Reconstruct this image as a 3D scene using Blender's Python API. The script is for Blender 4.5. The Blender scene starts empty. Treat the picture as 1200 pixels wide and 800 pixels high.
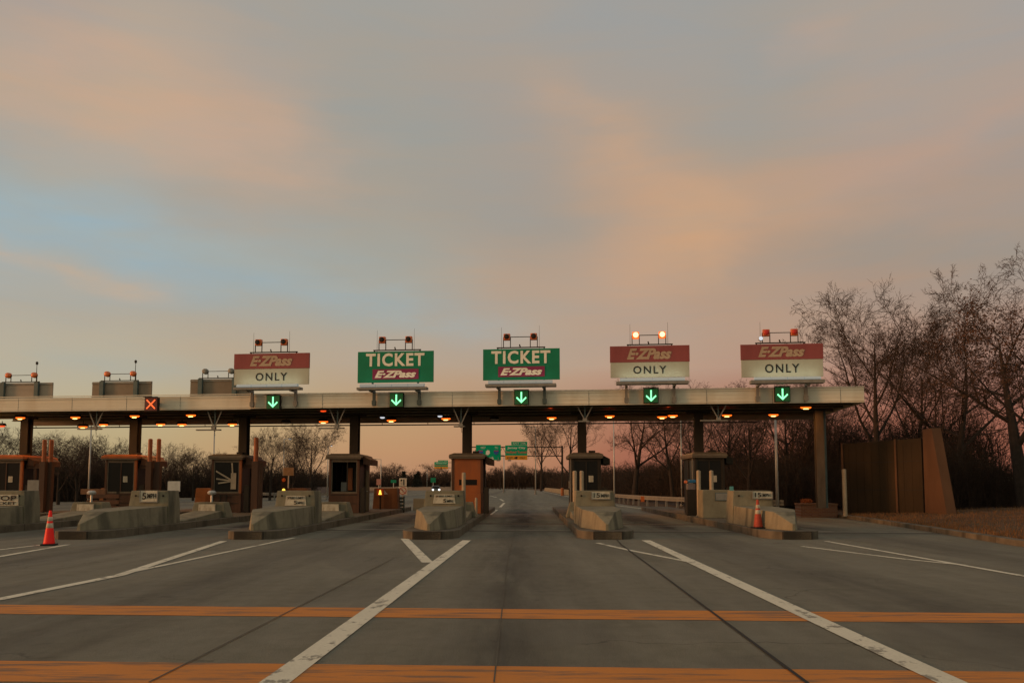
import bpy, bmesh, math, random
from mathutils import Vector, Matrix

# ------------------------------------------------------------------ camera, sky, sun, exposure
SC = bpy.context.scene
COL = SC.collection
H = 1.6
PITCH = 0.082
CY = 568 - 1000 * math.tan(PITCH)      # photo row of the optical axis
cam_d = bpy.data.cameras.new('camera')
cam_d.sensor_width = 36.0
cam_d.lens = 30.0
cam_d.shift_y = (CY - 400) / 1200
cam_d.clip_start = 0.1
cam_d.clip_end = 6000
cam = bpy.data.objects.new('camera', cam_d)
COL.objects.link(cam)
cam.location = (0, 0, H)
cam.rotation_euler = (math.pi / 2 + PITCH, 0, 0)
SC.camera = cam
SC.view_settings.view_transform = 'Standard'
SC.view_settings.look = 'None'
SC.view_settings.exposure = 0.0
SC.view_settings.gamma = 1.0
SC.cycles.use_denoising = True
SC.cycles.max_bounces = 4
SC.cycles.diffuse_bounces = 2
SC.cycles.use_adaptive_sampling = True
SC.cycles.adaptive_threshold = 0.02
SC.cycles.sample_clamp_indirect = 4.0
SC.cycles.caustics_reflective = False
SC.cycles.caustics_refractive = False


def lin(c):
    c = c / 255.0
    return c / 12.92 if c <= 0.04045 else ((c + 0.055) / 1.055) ** 2.4


def rgb(r, g, b):
    return (lin(r), lin(g), lin(b), 1.0)


# sky colours by direction: rows are heights above the horizon, columns bearings from the camera axis
SKY_Y = [-20, 50, 110, 170, 230, 280, 330, 380, 430, 480, 520, 568]
SKY_X = [0, 150, 300, 450, 600, 750, 900, 1050, 1200]
SKY = [
 [(167,157,150),(166,162,154),(160,160,154),(160,160,155),(165,160,153),(158,159,156),(160,158,153),(166,159,151),(163,158,153)],
 [(188,165,142),(182,164,147),(164,159,152),(161,158,151),(162,157,150),(160,157,152),(161,156,149),(166,158,150),(165,158,150)],
 [(172,162,148),(195,168,142),(180,162,143),(163,157,148),(164,156,147),(165,157,147),(160,156,148),(172,157,145),(170,156,147)],
 [(160,160,154),(184,165,143),(188,162,141),(158,157,149),(164,155,146),(172,156,141),(162,154,144),(174,155,141),(168,153,143)],
 [(157,172,177),(164,168,163),(172,160,145),(164,157,146),(162,153,142),(190,158,132),(184,156,132),(176,152,137),(160,149,137)],
 [(160,176,180),(160,172,174),(162,165,160),(163,160,150),(170,155,140),(194,160,132),(184,154,130),(164,148,133),(158,147,135)],
 [(172,168,158),(174,166,152),(158,170,170),(163,164,156),(180,158,138),(186,158,136),(172,150,132),(164,147,132),(162,147,134)],
 [(182,171,152),(178,169,152),(178,165,146),(170,166,154),(177,161,144),(178,156,138),(182,152,130),(178,148,128),(168,144,130)],
 [(184,176,155),(186,174,150),(186,166,140),(184,164,142),(182,160,138),(186,156,134),(184,148,126),(176,134,114),(170,126,110)],
 [(188,176,150),(190,172,142),(190,164,130),(190,156,124),(188,148,120),(176,126,106),(172,116,98),(170,110,94),(164,106,92)],
 [(188,170,138),(190,166,132),(192,156,120),(194,148,114),(190,138,108),(168,106,88),(164,100,82),(164,100,84),(160,98,82)],
 [(182,158,126),(184,152,118),(186,142,110),(184,134,108),(176,122,98),(160,98,82),(156,94,78),(156,94,78),(152,92,78)],
]


def sky_px(px, py):
    fx = min(max(px, SKY_X[0]), SKY_X[-1])
    fy = min(max(py, SKY_Y[0]), SKY_Y[-1])
    i = max(k for k in range(len(SKY_X) - 1) if SKY_X[k] <= fx)
    j = max(k for k in range(len(SKY_Y) - 1) if SKY_Y[k] <= fy)
    a = (fx - SKY_X[i]) / (SKY_X[i + 1] - SKY_X[i])
    b = (fy - SKY_Y[j]) / (SKY_Y[j + 1] - SKY_Y[j])
    out = []
    for c in range(3):
        t = SKY[j][i][c] * (1 - a) + SKY[j][i + 1][c] * a
        u = SKY[j + 1][i][c] * (1 - a) + SKY[j + 1][i + 1][c] * a
        out.append(lin((t * (1 - b) + u * b) * (1 - .07 * min(1, max(0, (py - 440) / 60)) * (c == 2))))
    return out


def sky_dir(az, el):
    x, y, z = math.sin(az) * math.cos(el), math.cos(az) * math.cos(el), math.sin(el)
    cp, sp = math.cos(PITCH), math.sin(PITCH)
    fwd = y * cp + z * sp
    up = -y * sp + z * cp
    if fwd < 0.2:
        return sky_px(600, -20)
    return sky_px(600 + 1000 * x / fwd, CY - 1000 * up / fwd)


world = bpy.data.worlds.new('World')
SC.world = world
world.use_nodes = True
NT = world.node_tree
NT.nodes.clear()


def N(nt, t, **kw):
    n = nt.nodes.new(t)
    for k, v in kw.items():
        setattr(n, k, v)
    return n


def M_(nt, op, a, b=None, c=None, clamp=False):
    n = nt.nodes.new('ShaderNodeMath')
    n.operation = op
    n.use_clamp = clamp
    for i, v in enumerate((a, b, c)):
        if v is None:
            continue
        if isinstance(v, (int, float)):
            n.inputs[i].default_value = v
        else:
            nt.links.new(v, n.inputs[i])
    return n.outputs[0]


def MIX(nt, fac, a, b, blend='MIX'):
    n = nt.nodes.new('ShaderNodeMix')
    n.data_type = 'RGBA'
    n.blend_type = blend
    for idx, v in ((0, fac), (6, a), (7, b)):
        if isinstance(v, (int, float)):
            n.inputs[idx].default_value = v
        elif isinstance(v, tuple):
            n.inputs[idx].default_value = v
        else:
            nt.links.new(v, n.inputs[idx])
    return n.outputs[2]


SUN_EL, SUN_AZ = math.radians(6), math.radians(258)      # low glow behind the camera to the left


def build_sky():
    nt = NT
    tc = N(nt, 'ShaderNodeTexCoord')
    sep = N(nt, 'ShaderNodeSeparateXYZ')
    nt.links.new(tc.outputs['Generated'], sep.inputs[0])
    x, y, z = sep.outputs
    az = M_(nt, 'ARCTAN2', x, y)
    el = M_(nt, 'ARCSINE', z)
    # clouds push the colour bands about
    mp = N(nt, 'ShaderNodeMapping')
    mp.inputs['Scale'].default_value = (1.6, 1.6, 4.5)
    mp.inputs['Rotation'].default_value = (0, math.radians(14), 0)
    nt.links.new(tc.outputs['Generated'], mp.inputs[0])
    n1 = N(nt, 'ShaderNodeTexNoise')
    n1.inputs['Scale'].default_value = 2.2
    n1.inputs['Detail'].default_value = 5
    n1.inputs['Roughness'].default_value = 0.5
    nt.links.new(mp.outputs[0], n1.inputs['Vector'])
    s1 = N(nt, 'ShaderNodeSeparateColor')
    nt.links.new(n1.outputs['Color'], s1.inputs[0])
    hi = M_(nt, 'MULTIPLY', M_(nt, 'SUBTRACT', el, 0.05), 6.0, clamp=True)
    daz = M_(nt, 'MULTIPLY', M_(nt, 'SUBTRACT', s1.outputs[0], 0.5), M_(nt, 'MULTIPLY', hi, 0.22))
    del_ = M_(nt, 'MULTIPLY', M_(nt, 'SUBTRACT', s1.outputs[1], 0.5), M_(nt, 'MULTIPLY', hi, 0.12))
    az2 = M_(nt, 'ADD', az, daz)
    el2 = M_(nt, 'ADD', el, del_)
    E0, E1 = math.radians(-1), math.radians(35)
    fe = M_(nt, 'DIVIDE', M_(nt, 'SUBTRACT', el2, E0), E1 - E0, clamp=True)
    ES = [math.radians(v_) for v_ in (-1, 0.8, 2.2, 3.8, 5.6, 7.8, 10.5, 14, 18, 22.5, 28, 34.5)]
    cols = 9
    A0, A1 = math.radians(-34), math.radians(34)
    fa = M_(nt, 'MULTIPLY', M_(nt, 'DIVIDE', M_(nt, 'SUBTRACT', az2, A0), A1 - A0, clamp=True), cols - 1)
    acc = None
    for i in range(cols):
        a = A0 + (A1 - A0) * i / (cols - 1)
        r = N(nt, 'ShaderNodeValToRGB')
        r.color_ramp.interpolation = 'LINEAR'
        els = r.color_ramp.elements
        while len(els) < 12:
            els.new(0.5)
        for k in range(12):
            els[k].position = (ES[k] - E0) / (E1 - E0)
        for k in range(12):
            c = sky_dir(a, ES[k])
            els[k].color = (c[0], c[1], c[2], 1)
        nt.links.new(fe, r.inputs[0])
        if acc is None:
            acc = r.outputs[0]
        else:
            t = N(nt, 'ShaderNodeMapRange')
            t.interpolation_type = 'SMOOTHSTEP'
            nt.links.new(fa, t.inputs[0])
            t.inputs[1].default_value = i - 1
            t.inputs[2].default_value = i
            acc = MIX(nt, t.outputs[0], acc, r.outputs[0])
    # cloud banks and openings that run slantwise across the sky
    def azel(px, py):
        r_ = Vector(((px - 600) / 1000, math.cos(PITCH) - (CY - py) / 1000 * math.sin(PITCH), math.sin(PITCH) + (CY - py) / 1000 * math.cos(PITCH))).normalized()
        return math.atan2(r_.x, r_.y), math.asin(r_.z)
    n0 = N(nt, 'ShaderNodeTexNoise')
    n0.inputs['Scale'].default_value = 7.0
    n0.inputs['Detail'].default_value = 6
    n0.inputs['Roughness'].default_value = 0.55
    nt.links.new(mp.outputs[0], n0.inputs['Vector'])
    tex = N(nt, 'ShaderNodeMapRange')
    nt.links.new(n0.outputs['Fac'], tex.inputs[0])
    for i_, v_ in enumerate((.34, .66, .45, 1.35)):
        tex.inputs[i_ + 1].default_value = v_
    tx = tex.outputs[0]
    for (ax, ay, bx, by, w_, st, col) in (
            (-120, 208, 330, 318, 36, .85, (158, 175, 180)), (230, 300, 600, 385, 22, .65, (161, 171, 171)),
            (-60, 50, 400, 195, 52, .6, (196, 166, 144)), (350, -20, 590, 230, 60, .22, (157, 158, 153)),
            (640, 110, 880, 285, 38, .5, (196, 162, 134)), (760, 262, 870, 282, 34, .4, (204, 163, 126)),
            (700, 0, 900, 120, 48, .3, (157, 158, 156)), (880, 255, 1240, 105, 26, .6, (184, 156, 138)),
            (-90, 283, 215, 338, 9, .8, (195, 171, 146)), (920, 285, 1250, 268, 30, .6, (159, 148, 137)),
            (30, 425, 330, 452, 14, .4, (170, 172, 162)), (900, 60, 1000, 30, 20, .5, (180, 160, 146))):
        a_ = Vector(azel(ax, ay))
        b_ = Vector(azel(bx, by))
        L_ = (b_ - a_).length
        d_ = (b_ - a_) / L_
        w_ = w_ / 1000
        al = M_(nt, 'ADD', M_(nt, 'MULTIPLY', M_(nt, 'SUBTRACT', az2, a_.x), d_.x), M_(nt, 'MULTIPLY', M_(nt, 'SUBTRACT', el2, a_.y), d_.y))
        ac = M_(nt, 'SUBTRACT', M_(nt, 'MULTIPLY', M_(nt, 'SUBTRACT', el2, a_.y), d_.x), M_(nt, 'MULTIPLY', M_(nt, 'SUBTRACT', az2, a_.x), d_.y))
        al2 = M_(nt, 'DIVIDE', M_(nt, 'SUBTRACT', al, L_ / 2), L_ * .5 + w_ * .5)
        q_ = M_(nt, 'ADD', M_(nt, 'POWER', M_(nt, 'ABSOLUTE', M_(nt, 'DIVIDE', ac, w_)), 2.0), M_(nt, 'POWER', M_(nt, 'ABSOLUTE', al2), 5.0))
        mk_ = M_(nt, 'MULTIPLY', M_(nt, 'EXPONENT', M_(nt, 'MULTIPLY', q_, -1.0)), M_(nt, 'MULTIPLY', tx, st), clamp=True)
        acc = MIX(nt, mk_, acc, rgb(*col))
    # thin cirrus: long streaks a little pinker or bluer than the sky between them
    mp2 = N(nt, 'ShaderNodeMapping')
    mp2.inputs['Scale'].default_value = (1.2, 2.0, 9.0)
    mp2.inputs['Rotation'].default_value = (0, math.radians(24), 0)
    nt.links.new(tc.outputs['Generated'], mp2.inputs[0])
    n2 = N(nt, 'ShaderNodeTexNoise')
    n2.inputs['Scale'].default_value = 3.1
    n2.inputs['Detail'].default_value = 8
    n2.inputs['Roughness'].default_value = 0.58
    n2.inputs['Distortion'].default_value = 0.5
    nt.links.new(mp2.outputs[0], n2.inputs['Vector'])
    up = N(nt, 'ShaderNodeMapRange')
    nt.links.new(n2.outputs['Fac'], up.inputs[0])
    up.inputs[1].default_value = 0.36
    up.inputs[2].default_value = 0.66
    wob = M_(nt, 'MULTIPLY', up.outputs[0], M_(nt, 'MULTIPLY', hi, 1.0), clamp=True)
    pink = MIX(nt, 1.0, acc, (1.06, 1.0, 0.95, 1), 'MULTIPLY')
    blue = MIX(nt, 1.0, acc, (0.97, 1.0, 1.03, 1), 'MULTIPLY')
    streak = MIX(nt, wob, blue, pink)
    # behind the camera: brighter afterglow low in the south-west
    back = M_(nt, 'MULTIPLY', M_(nt, 'SUBTRACT', 0.1, y), 1.4, clamp=True)
    gl = M_(nt, 'ADD', M_(nt, 'MULTIPLY', x, math.sin(SUN_AZ)), M_(nt, 'MULTIPLY', y, math.cos(SUN_AZ)), clamp=True)
    low = M_(nt, 'SUBTRACT', 1.0, M_(nt, 'MULTIPLY', M_(nt, 'ABSOLUTE', M_(nt, 'SUBTRACT', z, 0.05)), 2.2), clamp=True)
    g2 = M_(nt, 'MULTIPLY', M_(nt, 'POWER', gl, 2.0), low)
    backc = MIX(nt, g2, (0.60, 0.56, 0.41, 1), (1.0, 0.64, 0.34, 1))
    allc = MIX(nt, back, streak, backc)
    # a physical sky underneath, mixed in for the overhead light
    ns = N(nt, 'ShaderNodeTexSky')
    ns.sky_type = 'NISHITA'
    ns.sun_disc = False
    ns.sun_elevation = SUN_EL
    ns.sun_rotation = SUN_AZ
    zen = M_(nt, 'MULTIPLY', M_(nt, 'SUBTRACT', z, 0.62), 2.5, clamp=True)
    nsc = MIX(nt, 1.0, ns.outputs[0], (0.08, 0.08, 0.08, 1), 'MULTIPLY')
    allc = MIX(nt, M_(nt, 'MULTIPLY', zen, 0.3), allc, nsc)
    bg = N(nt, 'ShaderNodeBackground')
    nt.links.new(allc, bg.inputs[0])
    bg.inputs[1].default_value = 1.0
    out = N(nt, 'ShaderNodeOutputWorld')
    nt.links.new(bg.outputs[0], out.inputs[0])


build_sky()
sun_d = bpy.data.lights.new('sun', 'SUN')
sun_d.energy = 2.5
sun_d.angle = math.radians(14)
sun_d.color = (1.0, 0.43, 0.15)
sun = bpy.data.objects.new('sun', sun_d)
COL.objects.link(sun)
sv = Vector((math.sin(SUN_AZ) * math.cos(SUN_EL), math.cos(SUN_AZ) * math.cos(SUN_EL), math.sin(SUN_EL)))
sun.rotation_euler = sv.to_track_quat('Z', 'Y').to_euler()

# ------------------------------------------------------------------ helpers
CP, SP = math.cos(PITCH), math.sin(PITCH)


def ray(px, py):
    u, v = (px - 600) / 1000, (CY - py) / 1000
    return Vector((u, CP - v * SP, SP + v * CP))


def G(px, py, z=0.0):
    r = ray(px, py)
    t = (z - H) / r.z
    return Vector((r.x * t, r.y * t, z))


def P(px, py, Y):
    r = ray(px, py)
    t = Y / r.y
    return Vector((r.x * t, Y, H + r.z * t))


CAN_O = Vector((0, 38.89, 0))
CAN_A = math.atan(-0.1121)
CAN_E = Vector((math.cos(CAN_A), math.sin(CAN_A), 0))
CAN_N = Vector((-math.sin(CAN_A), math.cos(CAN_A), 0))


def C(px, py, ly):
    """canopy-local (x, z) of the sight line at canopy depth ly"""
    r = ray(px, py)
    o = CAN_O + CAN_N * ly
    t = (o - Vector((0, 0, H))).dot(CAN_N) / r.dot(CAN_N)
    w = Vector((0, 0, H)) + r * t
    return (w - CAN_O).dot(CAN_E), w.z


def CW(lx, ly, z=0.0):
    v = CAN_O + CAN_E * lx + CAN_N * ly
    v.z = z
    return v


class MB:
    def __init__(s):
        s.v, s.f = [], []

    def add(s, vs, fs):
        b = len(s.v)
        s.v += [tuple(v) for v in vs]
        s.f += [tuple(i + b for i in f) for f in fs]
        return s

    def hexa(s, p):
        """8 points: bottom 4 ccw, top 4 ccw"""
        return s.add(p, [(3, 2, 1, 0), (4, 5, 6, 7), (0, 1, 5, 4), (1, 2, 6, 5), (2, 3, 7, 6), (3, 0, 4, 7)])

    def box(s, x0, x1, y0, y1, z0, z1):
        return s.hexa([(x0, y0, z0), (x1, y0, z0), (x1, y1, z0), (x0, y1, z0), (x0, y0, z1), (x1, y0, z1), (x1, y1, z1), (x0, y1, z1)])

    def prism(s, pts, z0, z1):
        n = len(pts)
        vs = [(x, y, z0) for x, y in pts] + [(x, y, z1) for x, y in pts]
        fs = [tuple(reversed(range(n))), tuple(range(n, 2 * n))]
        fs += [(i, (i + 1) % n, n + (i + 1) % n, n + i) for i in range(n)]
        return s.add(vs, fs)

    def loft(s, rings):
        n = len(rings[0])
        vs = [p for r in rings for p in r]
        fs = [tuple(reversed(range(n))), tuple(range((len(rings) - 1) * n, len(rings) * n))]
        for k in range(len(rings) - 1):
            for i in range(n):
                a, b = k * n + i, k * n + (i + 1) % n
                fs.append((a, b, b + n, a + n))
        return s.add(vs, fs)

    def tube(s, a, b, r0, r1=None, n=8):
        r1 = r0 if r1 is None else r1
        a, b = Vector(a), Vector(b)
        d = (b - a).normalized()
        u = d.orthogonal().normalized()
        w = d.cross(u)
        rings = []
        for p, r in ((a, r0), (b, r1)):
            rings.append([tuple(p + (u * math.cos(2 * math.pi * i / n) + w * math.sin(2 * math.pi * i / n)) * r) for i in range(n)])
        return s.loft(rings)

    def bar(s, a, b, w=0.05, h=None):
        h = w if h is None else h
        a, b = Vector(a), Vector(b)
        d = (b - a).normalized()
        u = d.cross(Vector((0, 0, 1)))
        if u.length < 1e-3:
            u = Vector((1, 0, 0))
        u.normalize()
        q = u.cross(d)
        rings = []
        for p in (a, b):
            rings.append([tuple(p + u * sx * w / 2 + q * sy * h / 2) for sx, sy in ((-1, -1), (1, -1), (1, 1), (-1, 1))])
        return s.loft(rings)

    def lathe(s, prof, c=(0, 0, 0), n=16, axis='Z'):
        rings = []
        for r, z in prof:
            ring = []
            for i in range(n):
                a = 2 * math.pi * i / n
                p = (r * math.cos(a), r * math.sin(a), z)
                if axis == 'Y':
                    p = (p[0], p[2], p[1])
                ring.append((p[0] + c[0], p[1] + c[1], p[2] + c[2]))
            rings.append(ring)
        return s.loft(rings)

    def build(s, name, mat, parent=None, bevel=0.0, smooth=False):
        me = bpy.data.meshes.new(name)
        me.from_pydata(s.v, [], s.f)
        me.validate()
        bm = bmesh.new()
        bm.from_mesh(me)
        bmesh.ops.recalc_face_normals(bm, faces=bm.faces[:])
        if bevel:
            bmesh.ops.bevel(bm, geom=bm.edges[:], offset=bevel, segments=2, profile=0.6, affect='EDGES', clamp_overlap=True)
        bm.to_mesh(me)
        bm.free()
        if smooth:
            for p in me.polygons:
                p.use_smooth = True
        me.materials.append(mat)
        o = bpy.data.objects.new(name, me)
        COL.objects.link(o)
        if parent:
            o.parent = parent
        return o


def tag(o, label=None, cat=None, group=None, kind=None):
    for k, v in (('label', label), ('category', cat), ('group', group), ('kind', kind)):
        if v:
            o[k] = v
    return o


def empty(name, loc, rz=0.0):
    o = bpy.data.objects.new(name, None)
    COL.objects.link(o)
    o.location = loc
    o.rotation_euler = (0, 0, rz)
    return o


def copy_tree(o, parent=None):
    c = o.copy()
    COL.objects.link(c)
    c.parent = parent
    for ch in list(o.children):
        copy_tree(ch, c)
    return c


def text(txt, name, mat, parent, x0, x1, z0, z1, y, shear=0.0, bold=0.0, depth=0.012, gap=1.0):
    """writing that faces -Y, fitted into a rectangle of its parent's x/z plane"""
    cu = bpy.data.curves.new(name, 'FONT')
    cu.body = txt
    cu.shear = shear
    cu.offset = bold
    cu.extrude = 0.01
    cu.space_character = gap
    cu.resolution_u = 3
    tmp = bpy.data.objects.new('tmp', cu)
    COL.objects.link(tmp)
    dg = bpy.context.evaluated_depsgraph_get()
    me = bpy.data.meshes.new_from_object(tmp.evaluated_get(dg))
    bpy.data.objects.remove(tmp)
    xs = [v.co.x for v in me.vertices]
    ys = [v.co.y for v in me.vertices]
    ax, bx, ay, by = min(xs), max(xs), min(ys), max(ys)
    for v in me.vertices:
        X = x0 + (v.co.x - ax) / (bx - ax) * (x1 - x0)
        Z = z0 + (v.co.y - ay) / (by - ay) * (z1 - z0)
        v.co = (X, y - (depth if v.co.z > 0 else 0.0), Z)
    me.materials.clear()
    me.materials.append(mat)
    o = bpy.data.objects.new(name, me)
    COL.objects.link(o)
    o.parent = parent
    return o


# ------------------------------------------------------------------ materials
def mat(name, col, rough=0.8, var=0.25, scale=3.0, metal=0.0, bump=0.0, col2=None, streak=None, spec=0.3, stain=None):
    m = bpy.data.materials.new(name)
    m.use_nodes = True
    nt = m.node_tree
    b = nt.nodes['Principled BSDF']
    tc = N(nt, 'ShaderNodeTexCoord')
    mp = N(nt, 'ShaderNodeMapping')
    mp.inputs['Scale'].default_value = streak or (1, 1, 1)
    nt.links.new(tc.outputs['Object'], mp.inputs[0])
    nz = N(nt, 'ShaderNodeTexNoise')
    nz.inputs['Scale'].default_value = scale
    nz.inputs['Detail'].default_value = 6
    nz.inputs['Roughness'].default_value = 0.62
    nt.links.new(mp.outputs[0], nz.inputs['Vector'])
    mr = N(nt, 'ShaderNodeMapRange')
    nt.links.new(nz.outputs['Fac'], mr.inputs[0])
    mr.inputs[1].default_value = 0.3
    mr.inputs[2].default_value = 0.7
    c2 = col2 or tuple(c * (1 - var) for c in col[:3])
    c = MIX(nt, mr.outputs[0], (*c2[:3], 1), (*[min(1, v * (1 + var * .4)) for v in col[:3]], 1))
    if stain:
        n3 = N(nt, 'ShaderNodeTexNoise')
        n3.inputs['Scale'].default_value = stain[1]
        n3.inputs['Detail'].default_value = 4
        mp3 = N(nt, 'ShaderNodeMapping')
        mp3.inputs['Scale'].default_value = (1, 1, 0.25)
        mp3.inputs['Location'].default_value = (3.1, 7.7, 1.3)
        nt.links.new(tc.outputs['Object'], mp3.inputs[0])
        nt.links.new(mp3.outputs[0], n3.inputs['Vector'])
        m3 = N(nt, 'ShaderNodeMapRange')
        nt.links.new(n3.outputs['Fac'], m3.inputs[0])
        m3.inputs[1].default_value = 0.52
        m3.inputs[2].default_value = 0.66
        m3.inputs[4].default_value = stain[2]
        c = MIX(nt, m3.outputs[0], c, (*stain[0], 1))
    nt.links.new(c, b.inputs['Base Color'])
    b.inputs['Roughness'].default_value = rough
    b.inputs['Metallic'].default_value = metal
    b.inputs['Specular IOR Level'].default_value = spec
    if bump:
        n4 = N(nt, 'ShaderNodeTexNoise')
        n4.inputs['Scale'].default_value = scale * 6
        n4.inputs['Detail'].default_value = 4
        nt.links.new(mp.outputs[0], n4.inputs['Vector'])
        bp = N(nt, 'ShaderNodeBump')
        bp.inputs['Strength'].default_value = bump
        bp.inputs['Distance'].default_value = 0.05
        nt.links.new(n4.outputs['Fac'], bp.inputs['Height'])
        nt.links.new(bp.outputs[0], b.inputs['Normal'])
    return m


def emit(name, col, strength, base=(0.1, 0.1, 0.1)):
    m = bpy.data.materials.new(name)
    m.use_nodes = True
    b = m.node_tree.nodes['Principled BSDF']
    b.inputs['Base Color'].default_value = (*base, 1)
    b.inputs['Emission Color'].default_value = (*col, 1)
    b.inputs['Emission Strength'].default_value = strength
    m.cycles.emission_sampling = 'NONE'
    return m


CONC = mat('cast_concrete', (0.205, 0.182, 0.125), .9, .3, 1.3, bump=.25, stain=((0.075, 0.070, 0.05), 1.4, 0.85))
CONC_R = mat('rust_tinted_concrete', (0.17, 0.085, 0.045), .9, .35, 1.3, bump=.25, stain=((0.08, 0.04, 0.025), 1.5, 0.8))
KERB = mat('kerb_concrete', (0.13, 0.108, 0.078), .9, .35, 2.0, bump=.3, stain=((0.05, 0.042, 0.03), 1.6, 0.85))
FASC = mat('painted_fascia', (0.66, 0.61, 0.50), .55, .12, .6, streak=(.3, 1, 3), stain=((0.52, 0.45, 0.34), .8, 0.6))
FASC_D = mat('weathered_panel', (0.30, 0.25, 0.20), .7, .2, 1.0, streak=(.3, 1, 2))
SOFF = mat('dark_soffit', (0.42, 0.40, 0.27), .45, .4, 1.2, streak=(.3, 2, 1))
STEEL_D = mat('dark_brown_steel', (0.030, 0.023, 0.016), .7, .35, 2.5, streak=(1, 1, .3), spec=.2)
BEAM = mat('brown_ceiling_beam', (0.19, 0.17, 0.11), .7, .35, 2.5, streak=(.4, 1, 1))
STEEL_T = mat('dark_teal_steel', (0.07, 0.10, 0.10), .6, .3, 2.5)
GALV = mat('galvanised_steel', (0.42, 0.42, 0.40), .45, .2, 4.0, metal=.35)
GALV_D = mat('dull_grey_steel', (0.20, 0.19, 0.17), .6, .25, 4.0)
RUST = mat('rusty_brown_panel', (0.085, 0.036, 0.018), .7, .45, 1.6, streak=(1, 1, .35), stain=((0.05, 0.025, 0.015), 1.8, .8))
ORANGE = mat('faded_orange_and_sodium_tint', (0.32, 0.085, 0.018), .6, .25, 1.4, streak=(1, 1, .4), stain=((0.22, 0.07, 0.025), 1.7, .6))  # orange booth's own colour; also paints sodium light on left booths
ROOFM = mat('booth_roof_metal', (0.13, 0.098, 0.066), .6, .3, 2.0)
DARK = mat('dark_interior', (0.02, 0.015, 0.012), .8, .3, 2.0)
PIPE_W = mat('scuffed_cream_pipe', (0.34, 0.27, 0.19), .6, .25, 5.0)
PIPE_O = mat('scuffed_orange_lit_pipe', (0.28, 0.075, 0.025), .6, .3, 5.0)  # orange light on the pipes is put into the base colour
GREEN = mat('green_sign_sheet', (0.0015, 0.17, 0.085), .7, .15, 1.5)
WHITE = mat('white_lettering', (0.72, 0.68, 0.58), .6, .12, 4)
MAROON = mat('faded_maroon_sheet', (0.23, 0.052, 0.050), .6, .18, 1.5, streak=(1, 1, .4))
PURPLE = mat('plum_logo_panel', (0.20, 0.018, 0.07), .5, .12, 1.5)
CREAM = mat('cream_sign_sheet', (0.36, 0.355, 0.28), .55, .10, 1.4, streak=(1, 1, .5))
FADED = mat('faded_logo_lettering', (0.36, 0.25, 0.165), .6, .15, 4)
BLACK = mat('black_lettering', (0.012, 0.012, 0.012), .6, .2, 4)
PLATE = mat('worn_white_plate', (0.50, 0.45, 0.35), .6, .25, 6.0, stain=((0.22, 0.17, 0.12), 6.0, .6))
YELLOWP = mat('amber_exit_panel', (0.65, 0.26, 0.02), .5, .1, 2)
BLUE = mat('blue_shield', (0.03, 0.08, 0.30), .5, .1, 4)
REDP = mat('red_paint', (0.45, 0.03, 0.02), .5, .1, 4)
CONE = mat('cone_red_orange', (0.85, 0.012, 0.008), .5, .1, 4)
CONE2 = mat('grimy_cone_orange', (0.36, 0.05, 0.025), .6, .3, 8)
RUBBER = mat('black_rubber', (0.015, 0.014, 0.013), .8, .2, 4)
BRICKM = mat('brick_planter_wall', (0.22, 0.09, 0.05), .9, .3, 3)
WALLC = mat('brown_wall_panel', (0.030, 0.019, 0.009), .9, .35, 1.1, streak=(1, 1, .3), bump=.2)
WALLE = mat('tan_end_panel', (0.085, 0.044, 0.024), .9, .25, 1.1, streak=(1, 1, .3))
BARK = mat('bark', (0.028, 0.020, 0.015), .95, .4, 6)
TWIG = mat('fine_twigs', (0.050, 0.031, 0.022), .95, .3, 6)
LEAF = mat('withered_leaves', (0.085, 0.045, 0.030), .9, .3, 3)
NEEDLE = mat('evergreen_needles', (0.022, 0.026, 0.018), .9, .3, 3)
BRUSH = mat('bare_brush', (0.034, 0.022, 0.015), .95, .4, 3)
AMBER_ON = emit('lit_sodium_lens', (1.0, 0.13, 0.008), 2.2)
AMBER_CORE = emit('hot_sodium_core', (1.0, 0.62, 0.20), 4.5)
AMBER_DIM = emit('dim_red_reflection', (1.0, 0.075, 0.01), 1.1)  # for added dim lamps that stand in for amber reflections under the canopy
BEACON_ON = emit('lit_amber_beacon', (1.0, 0.74, 0.36), 1.9)
BEACON_OFF = mat('unlit_amber_lens', (0.62, 0.13, 0.02), .25, .3, 10, spec=.6)
BEACON_RIM = emit('glowing_red_rim', (1.0, 0.17, 0.015), 1.0, (0.5, 0.05, 0.02))
TUBE_ON = emit('lit_sign_lamp', (0.55, 0.66, 0.66), 0.14, (0.28, 0.3, 0.3))
TUBE_WARM = emit('bright_sign_lamp', (0.55, 0.70, 0.70), 0.18, (0.3, 0.32, 0.32))
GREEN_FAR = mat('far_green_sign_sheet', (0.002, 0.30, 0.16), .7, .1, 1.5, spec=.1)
GREEN_ON = emit('lit_green_arrow', (0.22, 1.0, 0.42), 1.9)
GREEN_HALO = emit('green_lit_face', (0.0, 0.10, 0.015), 0.35, (0.004, 0.02, 0.008))
RED_ON = emit('lit_red_cross', (1.0, 0.11, 0.015), 1.5)
RED_HALO = emit('red_lit_face', (0.12, 0.004, 0.001), 0.3, (0.03, 0.006, 0.005))
WHITE_ON = emit('lit_white_lamp', (0.85, 0.88, 0.95), .75)
YEL_ON = emit('lit_yellow_symbol', (1.0, 0.52, 0.06), 2.2)
HEAD_ON = emit('lit_headlight', (1.0, 0.95, 0.82), 4.0)
m_glass = mat('dark_glass_and_shade', (0.012, 0.010, 0.008), .35, .2, 2, spec=.12)
LENS_W = mat('unlit_white_lens', (0.6, 0.6, 0.58), .4, .1, 4)


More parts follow.
